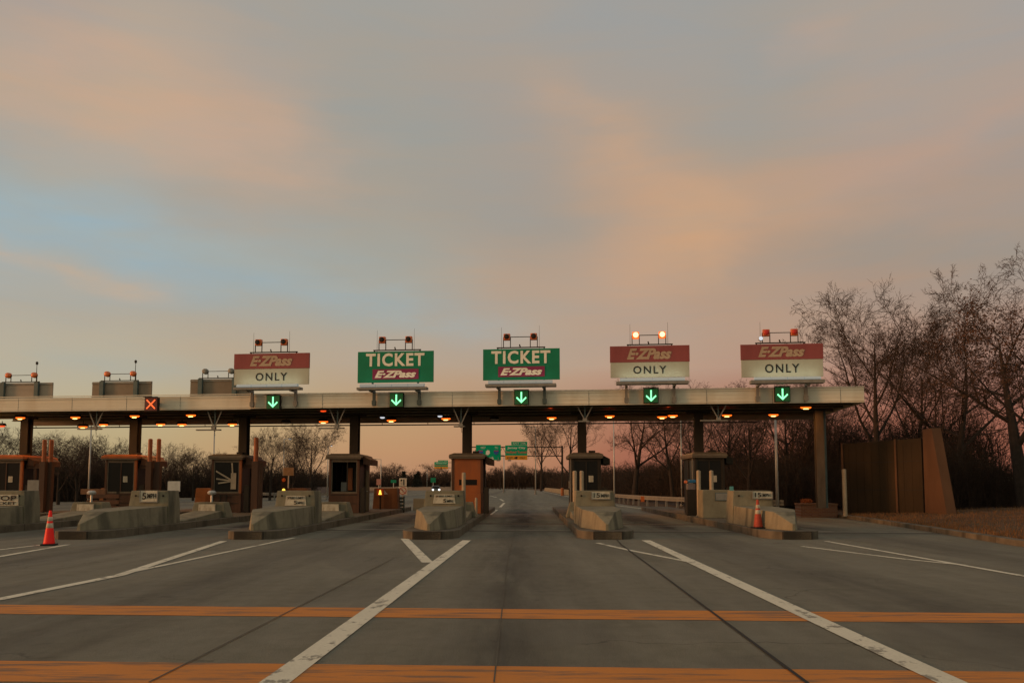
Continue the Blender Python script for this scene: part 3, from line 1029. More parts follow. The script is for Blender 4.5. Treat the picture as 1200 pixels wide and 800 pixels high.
def toll_sign(xl, xr, yt, yb, ysplit, kind, bar, house, brk, beac, label, xb, bkind):
    """pixel measures of the sign, turned into canopy-local metres at the sign's own depth"""
    ly = -.55
    xm = (xl + xr) / 2
    ox = C(xm, yb, ly)[0]
    root = empty('lane_sign', CW(ox, 0, 0), CAN_A)
    tag(root, label, 'sign', 'signs standing above the open toll lanes')

    def X(px, py=440):
        return C(px, py, ly)[0] - ox
    z1, z0 = C(xm, yt, ly)[1], C(xm, yb, ly)[1]
    zs_ = C(xm, ysplit, ly)[1] if ysplit else 0
    x0, x1 = X(xl), X(xr)
    if kind == 'only':
        MB().box(x0, x1, ly, ly + .06, z0, zs_ - .003).build('lower_panel', CREAM, root, .008)
        MB().box(x0 - .02, x1 + .02, ly - .02, ly + .06, zs_, z1).build('header_panel', MAROON, root, .008)
        text('ONLY', 'lettering', BLACK, root, x0 + (x1 - x0) * .29, x0 + (x1 - x0) * .71, z0 + (zs_ - z0) * .24, z0 + (zs_ - z0) * .74, ly - .002, bold=.012, gap=1.25)
        text('E·ZPass', 'logo_lettering', FADED, root, x0 + (x1 - x0) * .21, x0 + (x1 - x0) * .78, zs_ + (z1 - zs_) * .16, zs_ + (z1 - zs_) * .84, ly - .022, shear=.35, bold=.045)
    else:
        MB().box(x0, x1, ly, ly + .06, z0, z1).build('panel', GREEN, root, .008)
        text('TICKET', 'lettering', WHITE, root, x0 + (x1 - x0) * .11, x0 + (x1 - x0) * .88, z0 + (z1 - z0) * .52, z1 - (z1 - z0) * .06, ly - .002, bold=.03, gap=1.15)
        px0, px1 = x0 + (x1 - x0) * .20, x0 + (x1 - x0) * .805
        pz0, pz1 = z0 + (z1 - z0) * .10, z0 + (z1 - z0) * .43
        MB().box(px0, px1, ly - .025, ly - .002, pz0, pz1).build('logo_panel', PURPLE, root)
        text('E·ZPass', 'logo_lettering', WHITE, root, px0 + (px1 - px0) * .05, px1 - (px1 - px0) * .05, pz0 + (pz1 - pz0) * .15, pz1 - (pz1 - pz0) * .15, ly - .027, shear=.35, bold=.045)
    for q in (.12, .5, .88):
        pass
    MB().box(x0 + .1, x1 - .1, ly + .062, ly + .12, z0 + .1, z0 + .2).box(x0 + .1, x1 - .1, ly + .062, ly + .12, z1 - .25, z1 - .15).build('rear_rail', GALV_D, root)
    lb0, lb1 = X(bar[0]), X(bar[1])
    zb1, zb0 = C(xm, bar[2], ly - .3)[1], C(xm, bar[3], ly - .3)[1]
    hs = MB().box(X(house[0]), X(house[1]), ly - .42, ly + .05, C(xm, house[3], ly - .3)[1], C(xm, house[2], ly - .3)[1]).build('lamp_shelf', GALV_D, root, .01)
    lamp = MB()
    nseg = 4
    for i in range(nseg):
        a = lb0 + (lb1 - lb0) * i / nseg + .01
        b = lb0 + (lb1 - lb0) * (i + 1) / nseg - .01
        lamp.hexa([(a, ly - .40, zb0), (b, ly - .40, zb0), (b, ly - .16, zb0), (a, ly - .16, zb0), (a, ly - .34, zb1), (b, ly - .34, zb1), (b, ly - .16, zb1), (a, ly - .16, zb1)])
    lamp.build('sign_lamp', TUBE_WARM if kind == 'only' else TUBE_ON, root)
    la = bpy.data.lights.new('sign_lamp_light', 'AREA')
    la.shape = 'RECTANGLE'
    la.size, la.size_y = lb1 - lb0, .12
    la.energy = 4.5 if kind == 'only' else 1.0
    la.color = (.92, 1.0, .78)
    lo = bpy.data.objects.new('sign_lamp_light', la)
    COL.objects.link(lo)
    lo.parent = root
    lo.location = ((lb0 + lb1) / 2, ly - .36, zb1 + .03)
    lo.rotation_euler = (math.radians(152), 0, 0)
    for b_ in brk:
        q = C(b_, 460, -.2)[0] - ox
        zt = C(xm, house[3], ly)[1]
        mb = MB()
        mb.box(q - .06, q + .06, -.20, -.07, ZB + .05, zt).box(q - .09, q + .09, -.21, -.065, ZB + .1, ZB + .3)
        mb.box(q - .05, q + .05, ly - .3, -.07, zt - .10, zt - .003)
        mb.box(q - .04, q + .04, ly + .122, ly + .17, zt, z1 - .1)
        mb.build('bracket', STEEL_T if kind != 'only' else GALV_D, root)
    # beacons
    bx = [X(p, 400) for p in xb[:2]]
    zbk = C(xm, xb[2], ly)[1]
    beacon_frame(root, X(xb[3]), X(xb[4]), bx, z1, zbk, bkind, ly + .03)
    for q, hh in ((bx[0] - .25, .55), (bx[1] + .25, .6)):
        MB().tube((q, ly + .03, z1), (q, ly + .03, z1 + hh + .45), .009, .005, 5).build('antenna', STEEL_D, root)
    return root


toll_sign(274.5, 362, 414, 450.5, 431.8, 'only', (281, 352, 450, 453), (278, 355, 453.6, 456.5), (295, 346), None,
          'faded maroon and cream ONLY sign furthest left in the row, beside a bare grey sign back', (303, 333, 401), 'off') if False else None
toll_sign(274.5, 362, 414, 450.5, 431.8, 'only', (281, 352, 450, 453), (278, 355, 453.6, 456.5), (295, 346), None,
          'faded maroon and cream ONLY sign left of both green TICKET signs, beacons unlit', (303, 333, 401, 292, 348), 'off')
toll_sign(419, 508, 411.5, 448, None, 'ticket', (424, 499, 449.5, 453), (421, 502, 453.6, 456.5), (438, 491), None,
          'green TICKET sign next to the left ONLY sign, second sign face from the left', (448, 479, 398, 437, 493), 'off')
toll_sign(566, 656, 408.5, 445, None, 'ticket', (573, 648, 445.5, 449), (570, 652, 449.6, 453), (585, 638), None,
          'green TICKET sign over the middle of the canopy, nearer to the flashing beacons', (594, 625.5, 394.5, 582, 639), 'off')
toll_sign(715.5, 808, 405, 442, 424, 'only', (726, 802, 442.5, 446), (722, 806, 446.6, 450), (734, 790), None,
          'maroon and cream ONLY sign with two brightly flashing amber beacons on top', (745, 776, 392.5, 735, 789), 'lit')
sg = toll_sign(869, 965, 403, 441.5, 421, 'only', (882, 960, 441.5, 444.5), (878, 964, 445, 449), (888, 945), None,
               'ONLY sign at the right end of the canopy with a small white floodlight on it', (898, 931, 389.5, 886, 945), 'red')
q = C(891, 397, -.55)
ox = C(917, 441.5, -.55)[0]
f = MB().lathe([(.04, -.07), (.09, -.05), (.11, .04), (.04, .08)], (q[0] - ox, -.62, q[1]), 12, 'Y').build('floodlight', GALV, sg, smooth=True)
MB().lathe([(.09, -.075), (.06, -.085), (.01, -.09)], (q[0] - ox, -.62, q[1]), 12, 'Y').build('lens', WHITE_ON, f)

# backs of the signs that serve the lanes of the other direction
def sign_back(xc, half, yt, label, bk, panel, extra=False):
    ly = 7.3
    ox, z1 = C(xc, yt, ly)
    root = empty('rear_facing_sign', CW(ox, ly, 0), CAN_A)
    tag(root, label, 'sign', 'signs seen from behind on the left part of the canopy')
    s = (C(xc + half, yt, ly)[0] - ox)
    z0 = ZT - .25
    MB().box(-s, s, 0, .07, z0, z1).build('panel', panel, root, .008)
    MB().box(-s + .01, s - .01, -.05, -.002, z0 + (z1 - z0) * .52, z0 + (z1 - z0) * .58).box(-s + .01, s - .01, -.05, -.002, z1 - .12, z1 - .05).build('stiffener', GALV_D, root)
    for q in (-s * .62, s * .52):
        MB().box(q - .12, q + .12, -.22, -.052, z0 - .2, z1 + .02).build('strut', STEEL_T, root)
    xbk = (-s * .5 + (-.02), s * .36)
    zb = z1 + .45
    beacon_frame(root, -s * .72, s * .55, xbk, z1, zb, bk, .03)
    if extra:
        MB().tube((s * .42, .05, z1), (s * .42, .05, z1 + 1.25), .022, .014, 6).lathe([(.02, 0), (.07, .05), (.07, .16), (.02, .2)], (s * .42, .05, z1 + 1.05), 8).build('antenna', STEEL_D, root)
    return root


sign_back(27, 35, 448.5, 'back of a pale ribbed sign at the left edge, orange beacons on top', 'back', FASC_D, True)
sign_back(143, 35, 447, 'back of a brown ribbed sign left of the red cross signal, orange beacons on top', 'back', mat('brown_grey_panel', (0.20, 0.155, 0.115), .7, .2, 1.0), True)
sign_back(258, 35, 444, 'back of a brown sign half hidden by the left ONLY sign, grey beacons', 'grey', mat('grey_brown_panel', (0.17, 0.135, 0.10), .7, .2, 1.0))

# lane signals
def arrow_mb(y, s):
    mb = MB()
    w = s * .17
    mb.box(-w / 2, w / 2, y - .012, y, -s * .30, s * .68)
    for sg_ in (-1, 1):
        d = Vector((sg_ * .42 * s, 0, .45 * s))
        p0 = Vector((0, y - .007, -s * .62))
        a = Vector((sg_ * .02, y - .007, -s * .55))
        mb.bar(a, a + d * 1.05, .015, w)
    return mb


def signal(px, py, kind, label):
    ly = -.34
    lx, z = C(px, py, ly)
    root = empty('lane_signal', CW(lx, ly, z), CAN_A)
    tag(root, label, 'lane signal', 'lane signals on the canopy edge')
    s = .335
    MB().box(-s, s, 0, .20, -s, s).build('housing', DARK, root, .02)
    MB().box(-s + .03, s - .03, -.012, -.002, -s + .03, s - .03).build('face', GREEN_HALO if kind == 'go' else RED_HALO, root)
    MB().box(-s - .02, s + .02, -.14, .01, s + .002, s + .02).build('visor', DARK, root)
    MB().box(-.06, .06, .202, (.33 if lx > XJ else .45), -.08, .12).build('mount', GALV_D, root)
    if kind == 'go':
        mb = MB()
        w = .065
        mb.box(-w / 2, w / 2, -.03, -.014, -.16, .25)
        for q in (-1, 1):
            mb.add([(0, -.03, -.26), (0, -.03, -.17), (q * .20, -.03, .03), (q * .235, -.03, -.03)], [(0, 1, 2, 3)])
        mb.build('arrow', GREEN_ON, root)
    else:
        mb = MB()
        for q in (-1, 1):
            for o_ in (0,):
                mb.bar((-.21, -.024, -.21 * q), (.21, -.024, .21 * q), .02, .055)
        mb.build('cross', RED_ON, root)


signal(177, 473.5, 'stop', 'lit red cross signal at the left of the canopy edge')
signal(320, 471, 'go', 'green arrow signal under the left ONLY sign')
signal(464.5, 468.5, 'go', 'green arrow signal under the left green TICKET sign')
signal(611, 465.5, 'go', 'green arrow signal under the right green TICKET sign')
signal(763, 463.5, 'go', 'green arrow signal under the sign with flashing beacons')
signal(917, 461.8, 'go', 'green arrow signal under the sign at the right end')

# lights under the canopy
def canopy_light(px, py, ly, kind, label, w=.42):
    lx, z = C(px, py, ly)
    root = empty('canopy_light', CW(lx, ly, z), CAN_A)
    tag(root, label, 'light', 'lights hanging under the canopy roof')
    h = .075
    MB().hexa([(-w * .85, -.14, h), (w * .85, -.14, h), (w * .85, .2, h), (-w * .85, .2, h), (-w * .6, -.1, h + .14), (w * .6, -.1, h + .14), (w * .6, .16, h + .14), (-w * .6, .16, h + .14)]).build('housing', STEEL_D, root, .01)
    top = max(h + .145, ZB + .02 - z)
    if top > h + .15:
        MB().tube((0, .03, h + .142), (0, .03, top), .02).build('hanger', STEEL_D, root)
    m_ = {'amber': AMBER_ON, 'dim': AMBER_DIM, 'white': WHITE_ON, 'off': LENS_W}[kind]
    rings = []
    for x_, r_ in ((-w * .8, .02), (-w * .62, .065), (0, .08), (w * .62, .065), (w * .8, .02)):
        rings.append([(x_, .02 + r_ * 1.6 * math.cos(a), h - .012 - abs(math.sin(a)) * r_ if math.sin(a) < 0 else h - .008) for a in [i * math.pi / 4 for i in range(8)]])
    ln = MB().loft(rings).build('lens', m_, root, smooth=True)
    if kind == 'amber':
        MB().loft([[(x_, .0 + r_ * 1.2 * math.cos(a), h - .098 + r_ * .7 * math.sin(a)) for a in [i * math.pi / 4 for i in range(8)]] for x_, r_ in ((-w * .42, .012), (-w * .25, .028), (w * .22, .028), (w * .38, .012))]).build('lamp_core', AMBER_CORE, ln, smooth=True)
    if kind == 'amber':
        la = bpy.data.lights.new('sodium_light', 'AREA')
        la.shape = 'DISK'
        la.size = .5
        la.energy = 30
        la.color = (1, .42, .12)
        lo = bpy.data.objects.new('sodium_light', la)
        COL.objects.link(lo)
        lo.parent = root
        lo.location = (0, .02, -.05)


CL = [(23.5, 490.5, 1.9, 'amber', 'glowing amber light nearest the left edge of the canopy'),
      (88, 490, 1.9, 'amber', 'glowing amber light left of the bracket beside the leftmost pole'),
      (97, 501, 6.2, 'amber', 'small amber light low behind the leftmost antenna bracket'),
      (2, 500, 6.2, 'dim', 'red reflection built as a dim lamp at the extreme left under the canopy'),
      (121, 498.5, 6.2, 'amber', 'amber light right of the leftmost antenna bracket, at the rear'),
      (157.5, 488.5, 1.9, 'amber', 'amber light below and left of the red cross signal'),
      (188, 498, 6.2, 'amber', 'amber rear light below the red cross signal'),
      (213, 498.3, 6.2, 'amber', 'amber rear light between the red cross and the second bracket'),
      (223.5, 487.5, 1.9, 'amber', 'amber front light just left of the second bracket'),
      (250, 484.5, 3.2, 'dim', 'red reflection built as a dim lamp on the second antenna bracket'),
      (272, 498, 6.2, 'amber', 'amber light hanging left of the third post'),
      (335, 496.5, 6.2, 'off', 'pale unlit light below the left ONLY sign'),
      (379, 482.5, 3.0, 'dim', 'red reflection built as a dim lamp left of the third antenna bracket'),
      (379, 495, 6.2, 'amber', 'amber light behind the third antenna bracket'),
      (448, 490, 4.6, 'white', 'small white light below the left TICKET sign'),
      (458.5, 493.5, 6.2, 'amber', 'amber light below the left TICKET sign'),
      (515.5, 488.5, 4.6, 'white', 'small white light left of the middle post'),
      (522.5, 491.5, 6.2, 'amber', 'amber light just left of the middle post'),
      (579.5, 492.5, 6.6, 'off', 'pale unlit light right of the middle post'),
      (645, 478, 2.6, 'dim', 'red reflection built as a dim lamp above the amber one right of the right TICKET sign'),
      (646.5, 490.5, 6.2, 'amber', 'amber light between the right TICKET sign and the next post'),
      (714, 477, 2.6, 'dim', 'red reflection built as a dim lamp right of the post under the flashing sign'),
      (714.5, 488.5, 6.2, 'amber', 'amber light above the lamp head of the slim pole'),
      (783, 476.5, 2.6, 'dim', 'red reflection built as a dim lamp below the right half of the flashing sign'),
      (776, 489.5, 6.2, 'amber', 'left one of two touching amber lights below the flashing sign'),
      (788.5, 488, 5.6, 'amber', 'right one of two touching amber lights below the flashing sign'),
      (852, 475.5, 2.6, 'dim', 'red reflection built as a dim lamp by the rightmost antenna bracket'),
      (852, 487.5, 6.2, 'amber', 'amber light by the rightmost antenna bracket'),
      (906.5, 487, 6.2, 'amber', 'amber light above the tall pale pole on the right'),
      (944.5, 478.5, 2.6, 'amber', 'amber light nearest the right end of the canopy')]
for a in CL:
    px_, py_, ly_, k_, lb_ = a
    w_ = {'amber': .31, 'dim': .2, 'white': .15, 'off': .3}[k_]
    canopy_light(px_, py_, ly_, k_, lb_, w_)

# V-shaped antenna brackets
def v_bracket(px, pyb, label, wide=False):
    ly = .55
    lx, zb = C(px, pyb, ly)
    root = empty('antenna_bracket', CW(lx, ly, zb), CAN_A)
    tag(root, label, 'bracket', 'antenna brackets hanging from the canopy edge')
    zt = ZB + .2 - zb
    MB().bar((-.46, 0, zt), (0, 0, 0), .05).bar((.46, 0, zt), (0, 0, 0), .05).build('strut', GALV_D, root)
    MB().bar((0, .07, zt), (0, .07, -.12), .06).build('mast', STEEL_T, root)
    w = .55 if wide else .3
    x0 = -w * 1.5 if wide else -w
    MB().box(x0, w * .7, -.22, -.02, -.10, -.04).build('antenna_panel', GALV_D, root, .01)
    MB().box(-.1, .1, -.12, .04, -.035, .07).build('junction_box', GALV_D, root, .01)
    MB().tube((.02, 0, -.11), (.05, 0, -.35), .012, .012, 5).build('cable', STEEL_D, root)


v_bracket(112, 501, 'wide antenna bracket above the leftmost slim pole', True)
v_bracket(251, 502, 'wide antenna bracket above the slim pole left of the third post', True)
v_bracket(395, 500, 'antenna bracket left of the fourth post', True)
v_bracket(540, 498, 'V shaped antenna bracket left of the middle post')
v_bracket(685.5, 492, 'V shaped antenna bracket at the post right of the middle')
v_bracket(842, 491, 'V shaped antenna bracket over the dark booth on the right', True)

# ------------------------------------------------------------------ islands
LANE = 0.02
def isl_rot():
    return -LANE


def make_island(cx, label, tall2=False, lampb=True, rear=True, y0=25.35):
    root = empty('toll_island', (cx, y0, 0), -LANE)
    tag(root, label, 'traffic island', 'concrete islands between the toll lanes')
    pl = [(-.42, 0), (.42, 0), (.72, .35), (.86, .95), (.87, 28.5), (.5, 29.2), (-.5, 29.2), (-.87, 28.5), (-.86, .95), (-.72, .35)]
    MB().prism(pl, -.02, .24).build('kerb_base', KERB, root, .025)
    # nose ramp
    rings = []
    for y, hb, ht, zt, sh in ((.34, .05, .04, .44, 0), (1.25, .40, .33, .77, 0), (2.25, .69, .62, .82, 0), (4.998, .705, .66, .86, 0)):
        rings.append([(-hb, y, .238), (hb, y, .238), (ht, y, zt), (-ht, y, zt)])
    MB().loft(rings).build('nose_ramp', CONC, root, .014)
    # crash block
    rings = [[(-.72, 5.0, .238), (.72, 5.0, .238), (.72, 6.0, .238), (-.72, 6.0, .238)],
             [(-.71, 5.0, .9), (.71, 5.0, .9), (.70, 6.0, .9), (-.70, 6.0, .9)],
             [(-.66, 5.05, 1.40), (.66, 5.05, 1.40), (.66, 5.96, 1.40), (-.66, 5.96, 1.40)]]
    MB().loft(rings).build('crash_block', CONC, root, .016)
    for s_ in (-.48, .50):
        MB().lathe([(.035, 0), (.035, .02)], (s_, 4.995, 1.22), 10, 'Y').build('lifting_hole', DARK, root)
    if tall2:
        MB().box(-.72, .62, 10.2, 11.2, .238, 1.40).build('crash_block', CONC, root, .03)
    else:
        MB().loft([[(-.60, 6.6, .238), (.60, 6.6, .238), (.60, 6.6, .27), (-.60, 6.6, .27)], [(-.62, 10.6, .238), (.62, 10.6, .238), (.6, 10.6, .52), (-.6, 10.6, .52)]]).build('rear_ramp', CONC, root, .015)
        MB().loft([[(-.78, 10.62, .238), (.78, 10.62, .238), (.78, 11.5, .238), (-.78, 11.5, .238)], [(-.62, 10.7, .88), (.62, 10.7, .88), (.60, 11.4, .88), (-.60, 11.4, .88)]]).build('low_block', CONC, root, .03)
        MB().box(-.40, .30, 10.60, 10.66, .50, .80).build('recessed_plate', PLATE, root)
        if lampb:
            MB().tube((.0, 11.0, .87), (.0, 11.0, 1.18), .05).lathe([(.05, 0), (.17, .05), (.19, .12), (.12, .19), (.03, .2)], (0, 11.0, 1.17), 12).build('guide_lamp', GALV, root, smooth=False)
    if rear:
        MB().loft([[(-.74, 24.0, .238), (.74, 24.0, .238), (.74, 25.0, .238), (-.74, 25.0, .238)], [(-.66, 24.05, 1.42), (.66, 24.05, 1.42), (.66, 24.95, 1.42), (-.66, 24.95, 1.42)]]).build('rear_block', CONC_R, root, .03)
    return root


I = {}
I[-1] = make_island(-23.55, 'toll island at the far left edge, mostly outside the view')
I[0] = make_island(-18.05, 'toll island at the left edge with the STOP TICKET plate')
I[1] = make_island(-12.95, 'long toll island right of the bright red cone')
I[2] = make_island(-7.77, 'toll island left of the middle with a pale speed plate on its block', lampb=False)
I[3] = make_island(-2.50, 'middle toll island in front of the orange booth', lampb=False, rear=False)
I[4] = make_island(2.84, 'toll island right of the middle with an orange lit nose', lampb=False, rear=False)
I[5] = make_island(8.42, 'toll island furthest right with a dirty cone on its kerb', tall2=True, rear=False)


def on_isl(k, x, y, z=0.0):
    c = {-1: -23.55, 0: -18.05, 1: -12.95, 2: -7.77, 3: -2.50, 4: 2.84, 5: 8.42}[k]
    ca, sa = math.cos(LANE), math.sin(LANE)
    return (c + x * ca + y * sa, 25.35 - x * sa + y * ca, z)


# plates on the crash blocks
def plate(k, x0, x1, z0, z1, lines, label, bent=False, skew=.04, y=4.98):
    root = empty('warning_plate', on_isl(k, 0, y), -LANE)
    tag(root, label, 'sign', 'small plates on the crash blocks')
    mb = MB()
    lean = .03
    mb.hexa([(x0 - skew, -.03, z0), (x1 + skew, -.03, z0), (x1 + skew, 0, z0), (x0 - skew, 0, z0), (x0, -.01, z1), (x1, -.01, z1), (x1, .02, z1), (x0, .02, z1)])
    mb.build('plate_panel', PLATE, root)
    if bent:
        MB().box(x0 - .04, x1 + .04, -.05, -.031, z0 - .035, z0 - .003).box(x0 - .04, x0 - .01, -.05, -.015, z0, z1).box(x1 + .01, x1 + .04, -.05, -.015, z0, z1).build('plate_frame', GALV_D, root)
    w, h = x1 - x0, z1 - z0
    for (t, a, b, c, d) in lines:
        text(t, 'lettering', BLACK, root, x0 + w * a, x0 + w * b, z0 + h * c, z0 + h * d, -.034, bold=.01)
    return root


plate(0, -.60, .48, .88, 1.26, [('STOP', .02, .96, .45, .92), ('TICKET', .1, .96, .08, .34)], 'large white plate reading STOP above TICKET at the left edge')
plate(1, -.28, .30, 1.02, 1.40, [('5', .1, .35, .2, .8), ('MPH', .42, .95, .3, .75)], 'small dirty plate on the block right of the red cone', True)
plate(2, -.32, .36, .88, 1.22, [('SPEED LIMIT', .08, .92, .68, .92), ('5', .42, .58, .12, .5), ('MPH', .62, .9, .15, .4)], 'cream speed plate on the block left of the middle')
plate(3, -.35, .36, .95, 1.27, [('SPEED LIMIT', .08, .92, .72, .92), ('5', .45, .6, .1, .5), ('MPH', .64, .92, .12, .42)], 'cream speed plate on the block before the orange booth')
plate(4, -.10, .50, 1.12, 1.36, [('15', .08, .45, .15, .85), ('MPH', .52, .94, .2, .7)], 'worn 15 MPH plate on the block before the dark middle booth', True)
plate(5, .02, .66, 1.14, 1.37, [('15', .08, .42, .15, .85), ('MPH', .5, .92, .2, .7)], 'worn 15 MPH plate above the dirty orange cone', True)
r = empty('blank_plate', on_isl(5, 0, 10.18), -LANE)
tag(r, 'blank greenish metal plate on the rear block of the right island', 'plate')
MB().box(-.18, .45, -.03, 0, .98, 1.26).build('plate_panel', GALV_D, r)
MB().box(-.21, .48, -.02, -.001, .95, 1.29).build('plate_frame', STEEL_T, r)

# small cabinets and plates standing behind the blocks
def back_panel(k, x, y, w, z0, z1, label, m_=GALV):
    r_ = empty('small_sign_back', on_isl(k, x, y), -LANE)
    tag(r_, label, 'sign')
    MB().box(-w / 2, w / 2, 0, .03, z0, z1).build('panel', m_, r_)
    MB().tube((0, .06, .24), (0, .06, z1 - .05), .025).build('pole', GALV_D, r_)


back_panel(0, .25, 6.25, .42, 1.38, 1.78, 'plain grey square plate behind the STOP TICKET block', GALV_D)
back_panel(1, .35, 6.25, .46, 1.36, 1.74, 'plain grey square plate behind the block right of the red cone', GALV)
o = MB().box(-.06, .06, -.05, .05, 1.402, 1.55).build('guide_reflector', mat('teal_reflector', (.08, .25, .25), .4, .2, 4))
o.location = on_isl(5, -.62, 5.5)
tag(o, 'small teal reflector on the block behind the dirty cone', 'reflector')

# ------------------------------------------------------------------ booths
def make_booth(px, k, label, style, w=1.5, d=2.7):
    # stands round its canopy post
    lx = C(px, 515, 3.1)[0]
    c = CW(lx, 3.2)
    root = empty('toll_booth', (c.x, c.y - d / 2 + .1, .24), -LANE)
    tag(root, label, 'toll booth', 'toll booths on the islands')
    hw = w / 2
    z1 = 2.62
    orange = style == 'panel'
    pm = {'panel': RUST, 'rust': RUST, 'dark': STEEL_D, 'open': RUST, 'fan': RUST}[style]
    MB().box(-hw, hw, 0, d, 0.002, .95).build('base_wall', pm, root, .015)
    for x_, y_ in ((-hw, 0), (hw - .12, 0), (-hw, d - .12), (hw - .12, d - .12)):
        MB().box(x_, x_ + .12, y_, y_ + .12, .952, z1).build('corner_post', ORANGE if (style in ('fan', 'rust') and x_ > 0 and y_ == 0) else pm, root, .01)  # orange front post has the sodium glow put into its colour
    # side walls: mullions and dark glass
    for s_ in (-1, 1):
        xo = s_ * hw
        MB().box(min(xo, xo - s_ * .05), max(xo, xo - s_ * .05), d * .55, d - .122, .952, z1).build('side_wall', pm, root)
        f_ = MB().box(min(xo - s_ * .02, xo - s_ * .06), max(xo - s_ * .02, xo - s_ * .06), .122, d * .55 - .002, .952, 1.02).box(min(xo - s_ * .02, xo - s_ * .06), max(xo - s_ * .02, xo - s_ * .06), .122, d * .55 - .002, z1 - .1, z1 - .002).build('window_frame', STEEL_D, root)
        MB().box(min(xo - s_ * .035, xo - s_ * .045), max(xo - s_ * .035, xo - s_ * .045), .122, d * .55 - .004, 1.022, z1 - .102).build('pane', m_glass, f_)
    MB().box(-hw + .122, hw - .122, d - .06, d - .01, .952, z1).build('back_wall', DARK, root)
    MB().box(-hw + .15, hw - .15, .5, .75, .952, 1.05).build('counter', STEEL_D, root)
    MB().box(-.35, -.05, .9, 1.2, .952, 1.5).build('till', GALV_D, root)
    if style == 'panel':
        MB().box(-hw + .122, hw - .122, .01, .06, .952, 1.35).box(-hw + .122, hw - .122, .01, .06, 1.62, z1).box(-hw + .122, -hw + .35, .01, .06, 1.352, 1.618).box(hw - .28, hw - .122, .01, .06, 1.352, 1.618).build('front_panel', ORANGE, root)
        MB().box(-hw + .002, hw - .10, -.03, -.004, .01, .95).build('front_panel', ORANGE, root)
        MB().box(-hw + .352, hw - .282, .03, .04, 1.352, 1.618).build('slot_window', m_glass, root)
    else:
        f_ = MB().box(-hw + .122, hw - .122, .02, .07, .952, 1.03).box(-hw + .122, hw - .122, .02, .07, z1 - .14, z1 - .002).box(-hw + .122, -hw + .16, .02, .07, 1.031, z1 - .141).box(hw - .16, hw - .122, .02, .07, 1.031, z1 - .141).build('window_frame', ROOFM if style != 'dark' else STEEL_D, root)
        if style == 'open':
            f2 = MB().box(.12, .17, .02, .07, 1.032, z1 - .142).build('window_frame', STEEL_D, root)
            MB().box(.0, .22, .9, .95, 1.1, 2.2).build('poster', ORANGE, root)
        else:
            MB().box(-hw + .124, hw - .124, .04, .05, 1.032, z1 - .142).build('pane', m_glass, f_)  # dark booths: near-black sheet paints the shade inside an open front
    if style in ('rust', 'dark'):
        MB().box(-.02, .03, .015, .075, 1.031, z1 - .141).build('mullion', pm, root)
        MB().box(.12, .34, .03, .038, 1.5, 1.8).build('notice', PLATE, root)
    MB().box(-hw + .10, hw - .10, -.012, -.002, .44, .47).box(-hw + .10, hw - .10, -.012, -.002, .86, .90).build('wall_trim', STEEL_D, root)
    MB().tube((-hw - .03, .3, .003), (-hw - .03, .3, z1 - .02), .025, .025, 6).box(-hw - .10, -hw - .003, .5, .75, 1.2, 1.55).build('junction_box', GALV_D, root)
    if style == 'fan':
        mb = MB()
        c0 = Vector((.35, -.02, 1.55))
        for a_, L_ in ((95, .9), (150, 1.0), (172, .85), (188, .75)):
            a_ = math.radians(a_)
            mb.bar(c0, c0 + Vector((math.cos(a_), 0, math.sin(a_))) * L_, .02, .07)
        mb.box(.24, .50, -.045, -.012, 1.15, 1.95)
        mb.build('window_decal', PIPE_W, root)
        mb = MB()
        for x_ in (-.6, -.25, .05):
            mb.bar((x_, -.06, .0), (x_, -.06, .9), .04)
        for z_ in (.15, .45, .8):
            mb.bar((-.62, -.06, z_), (.3, -.06, z_), .03)
        mb.build('guard_rack', STEEL_D, root)
    # door on the right-hand side
    dr = MB().box(hw + .002, hw + .035, d * .58, d * .58 + .8, .05, 2.1).build('door', STEEL_D if style != 'open' else mat('olive_door', (.07, .065, .02), .6, .3, 3), root, .008)
    MB().tube((hw + .036, d * .58 + .1, 1.05), (hw + .075, d * .58 + .1, 1.05), .02, .02, 6).box(hw + .07, hw + .09, d * .58 + .06, d * .58 + .2, 1.03, 1.07).build('handle', GALV, dr)
    # roof with a down-turned edge and a sloping hood at the right
    MB().box(-hw - .12, hw + .08, -.16, d + .12, z1 + .002, z1 + .07).build('roof_lining', ROOFM, root)
    rf = MB().loft([[(-hw - .14, -.20, z1 + .072), (hw + .12, -.20, z1 + .072), (hw + .12, d + .15, z1 + .072), (-hw - .14, d + .15, z1 + .072)],
                    [(-hw - .12, -.18, z1 + .19), (hw + .10, -.18, z1 + .19), (hw + .10, d + .13, z1 + .19), (-hw - .12, d + .13, z1 + .19)],
                    [(-hw + .1, 0, z1 + .27), (hw - .1, 0, z1 + .27), (hw - .1, d - .1, z1 + .27), (-hw + .1, d - .1, z1 + .27)]]).build('roof', ORANGE if style == 'rust' else ROOFM, root, .01)  # orange roof: sodium light painted in on the left booths
    MB().hexa([(hw + .121, .2, z1 - .25), (hw + .45, .2, z1 - .30), (hw + .45, d - .2, z1 - .30), (hw + .121, d - .2, z1 - .25),
               (hw + .121, .2, z1 + .15), (hw + .45, .2, z1 - .02), (hw + .45, d - .2, z1 - .02), (hw + .121, d - .2, z1 + .15)]).build('side_hood', pm, root, .01)
    MB().box(.2, .5, .8, 1.2, z1 + .272, z1 + .40).build('roof_vent', STEEL_D, rf)
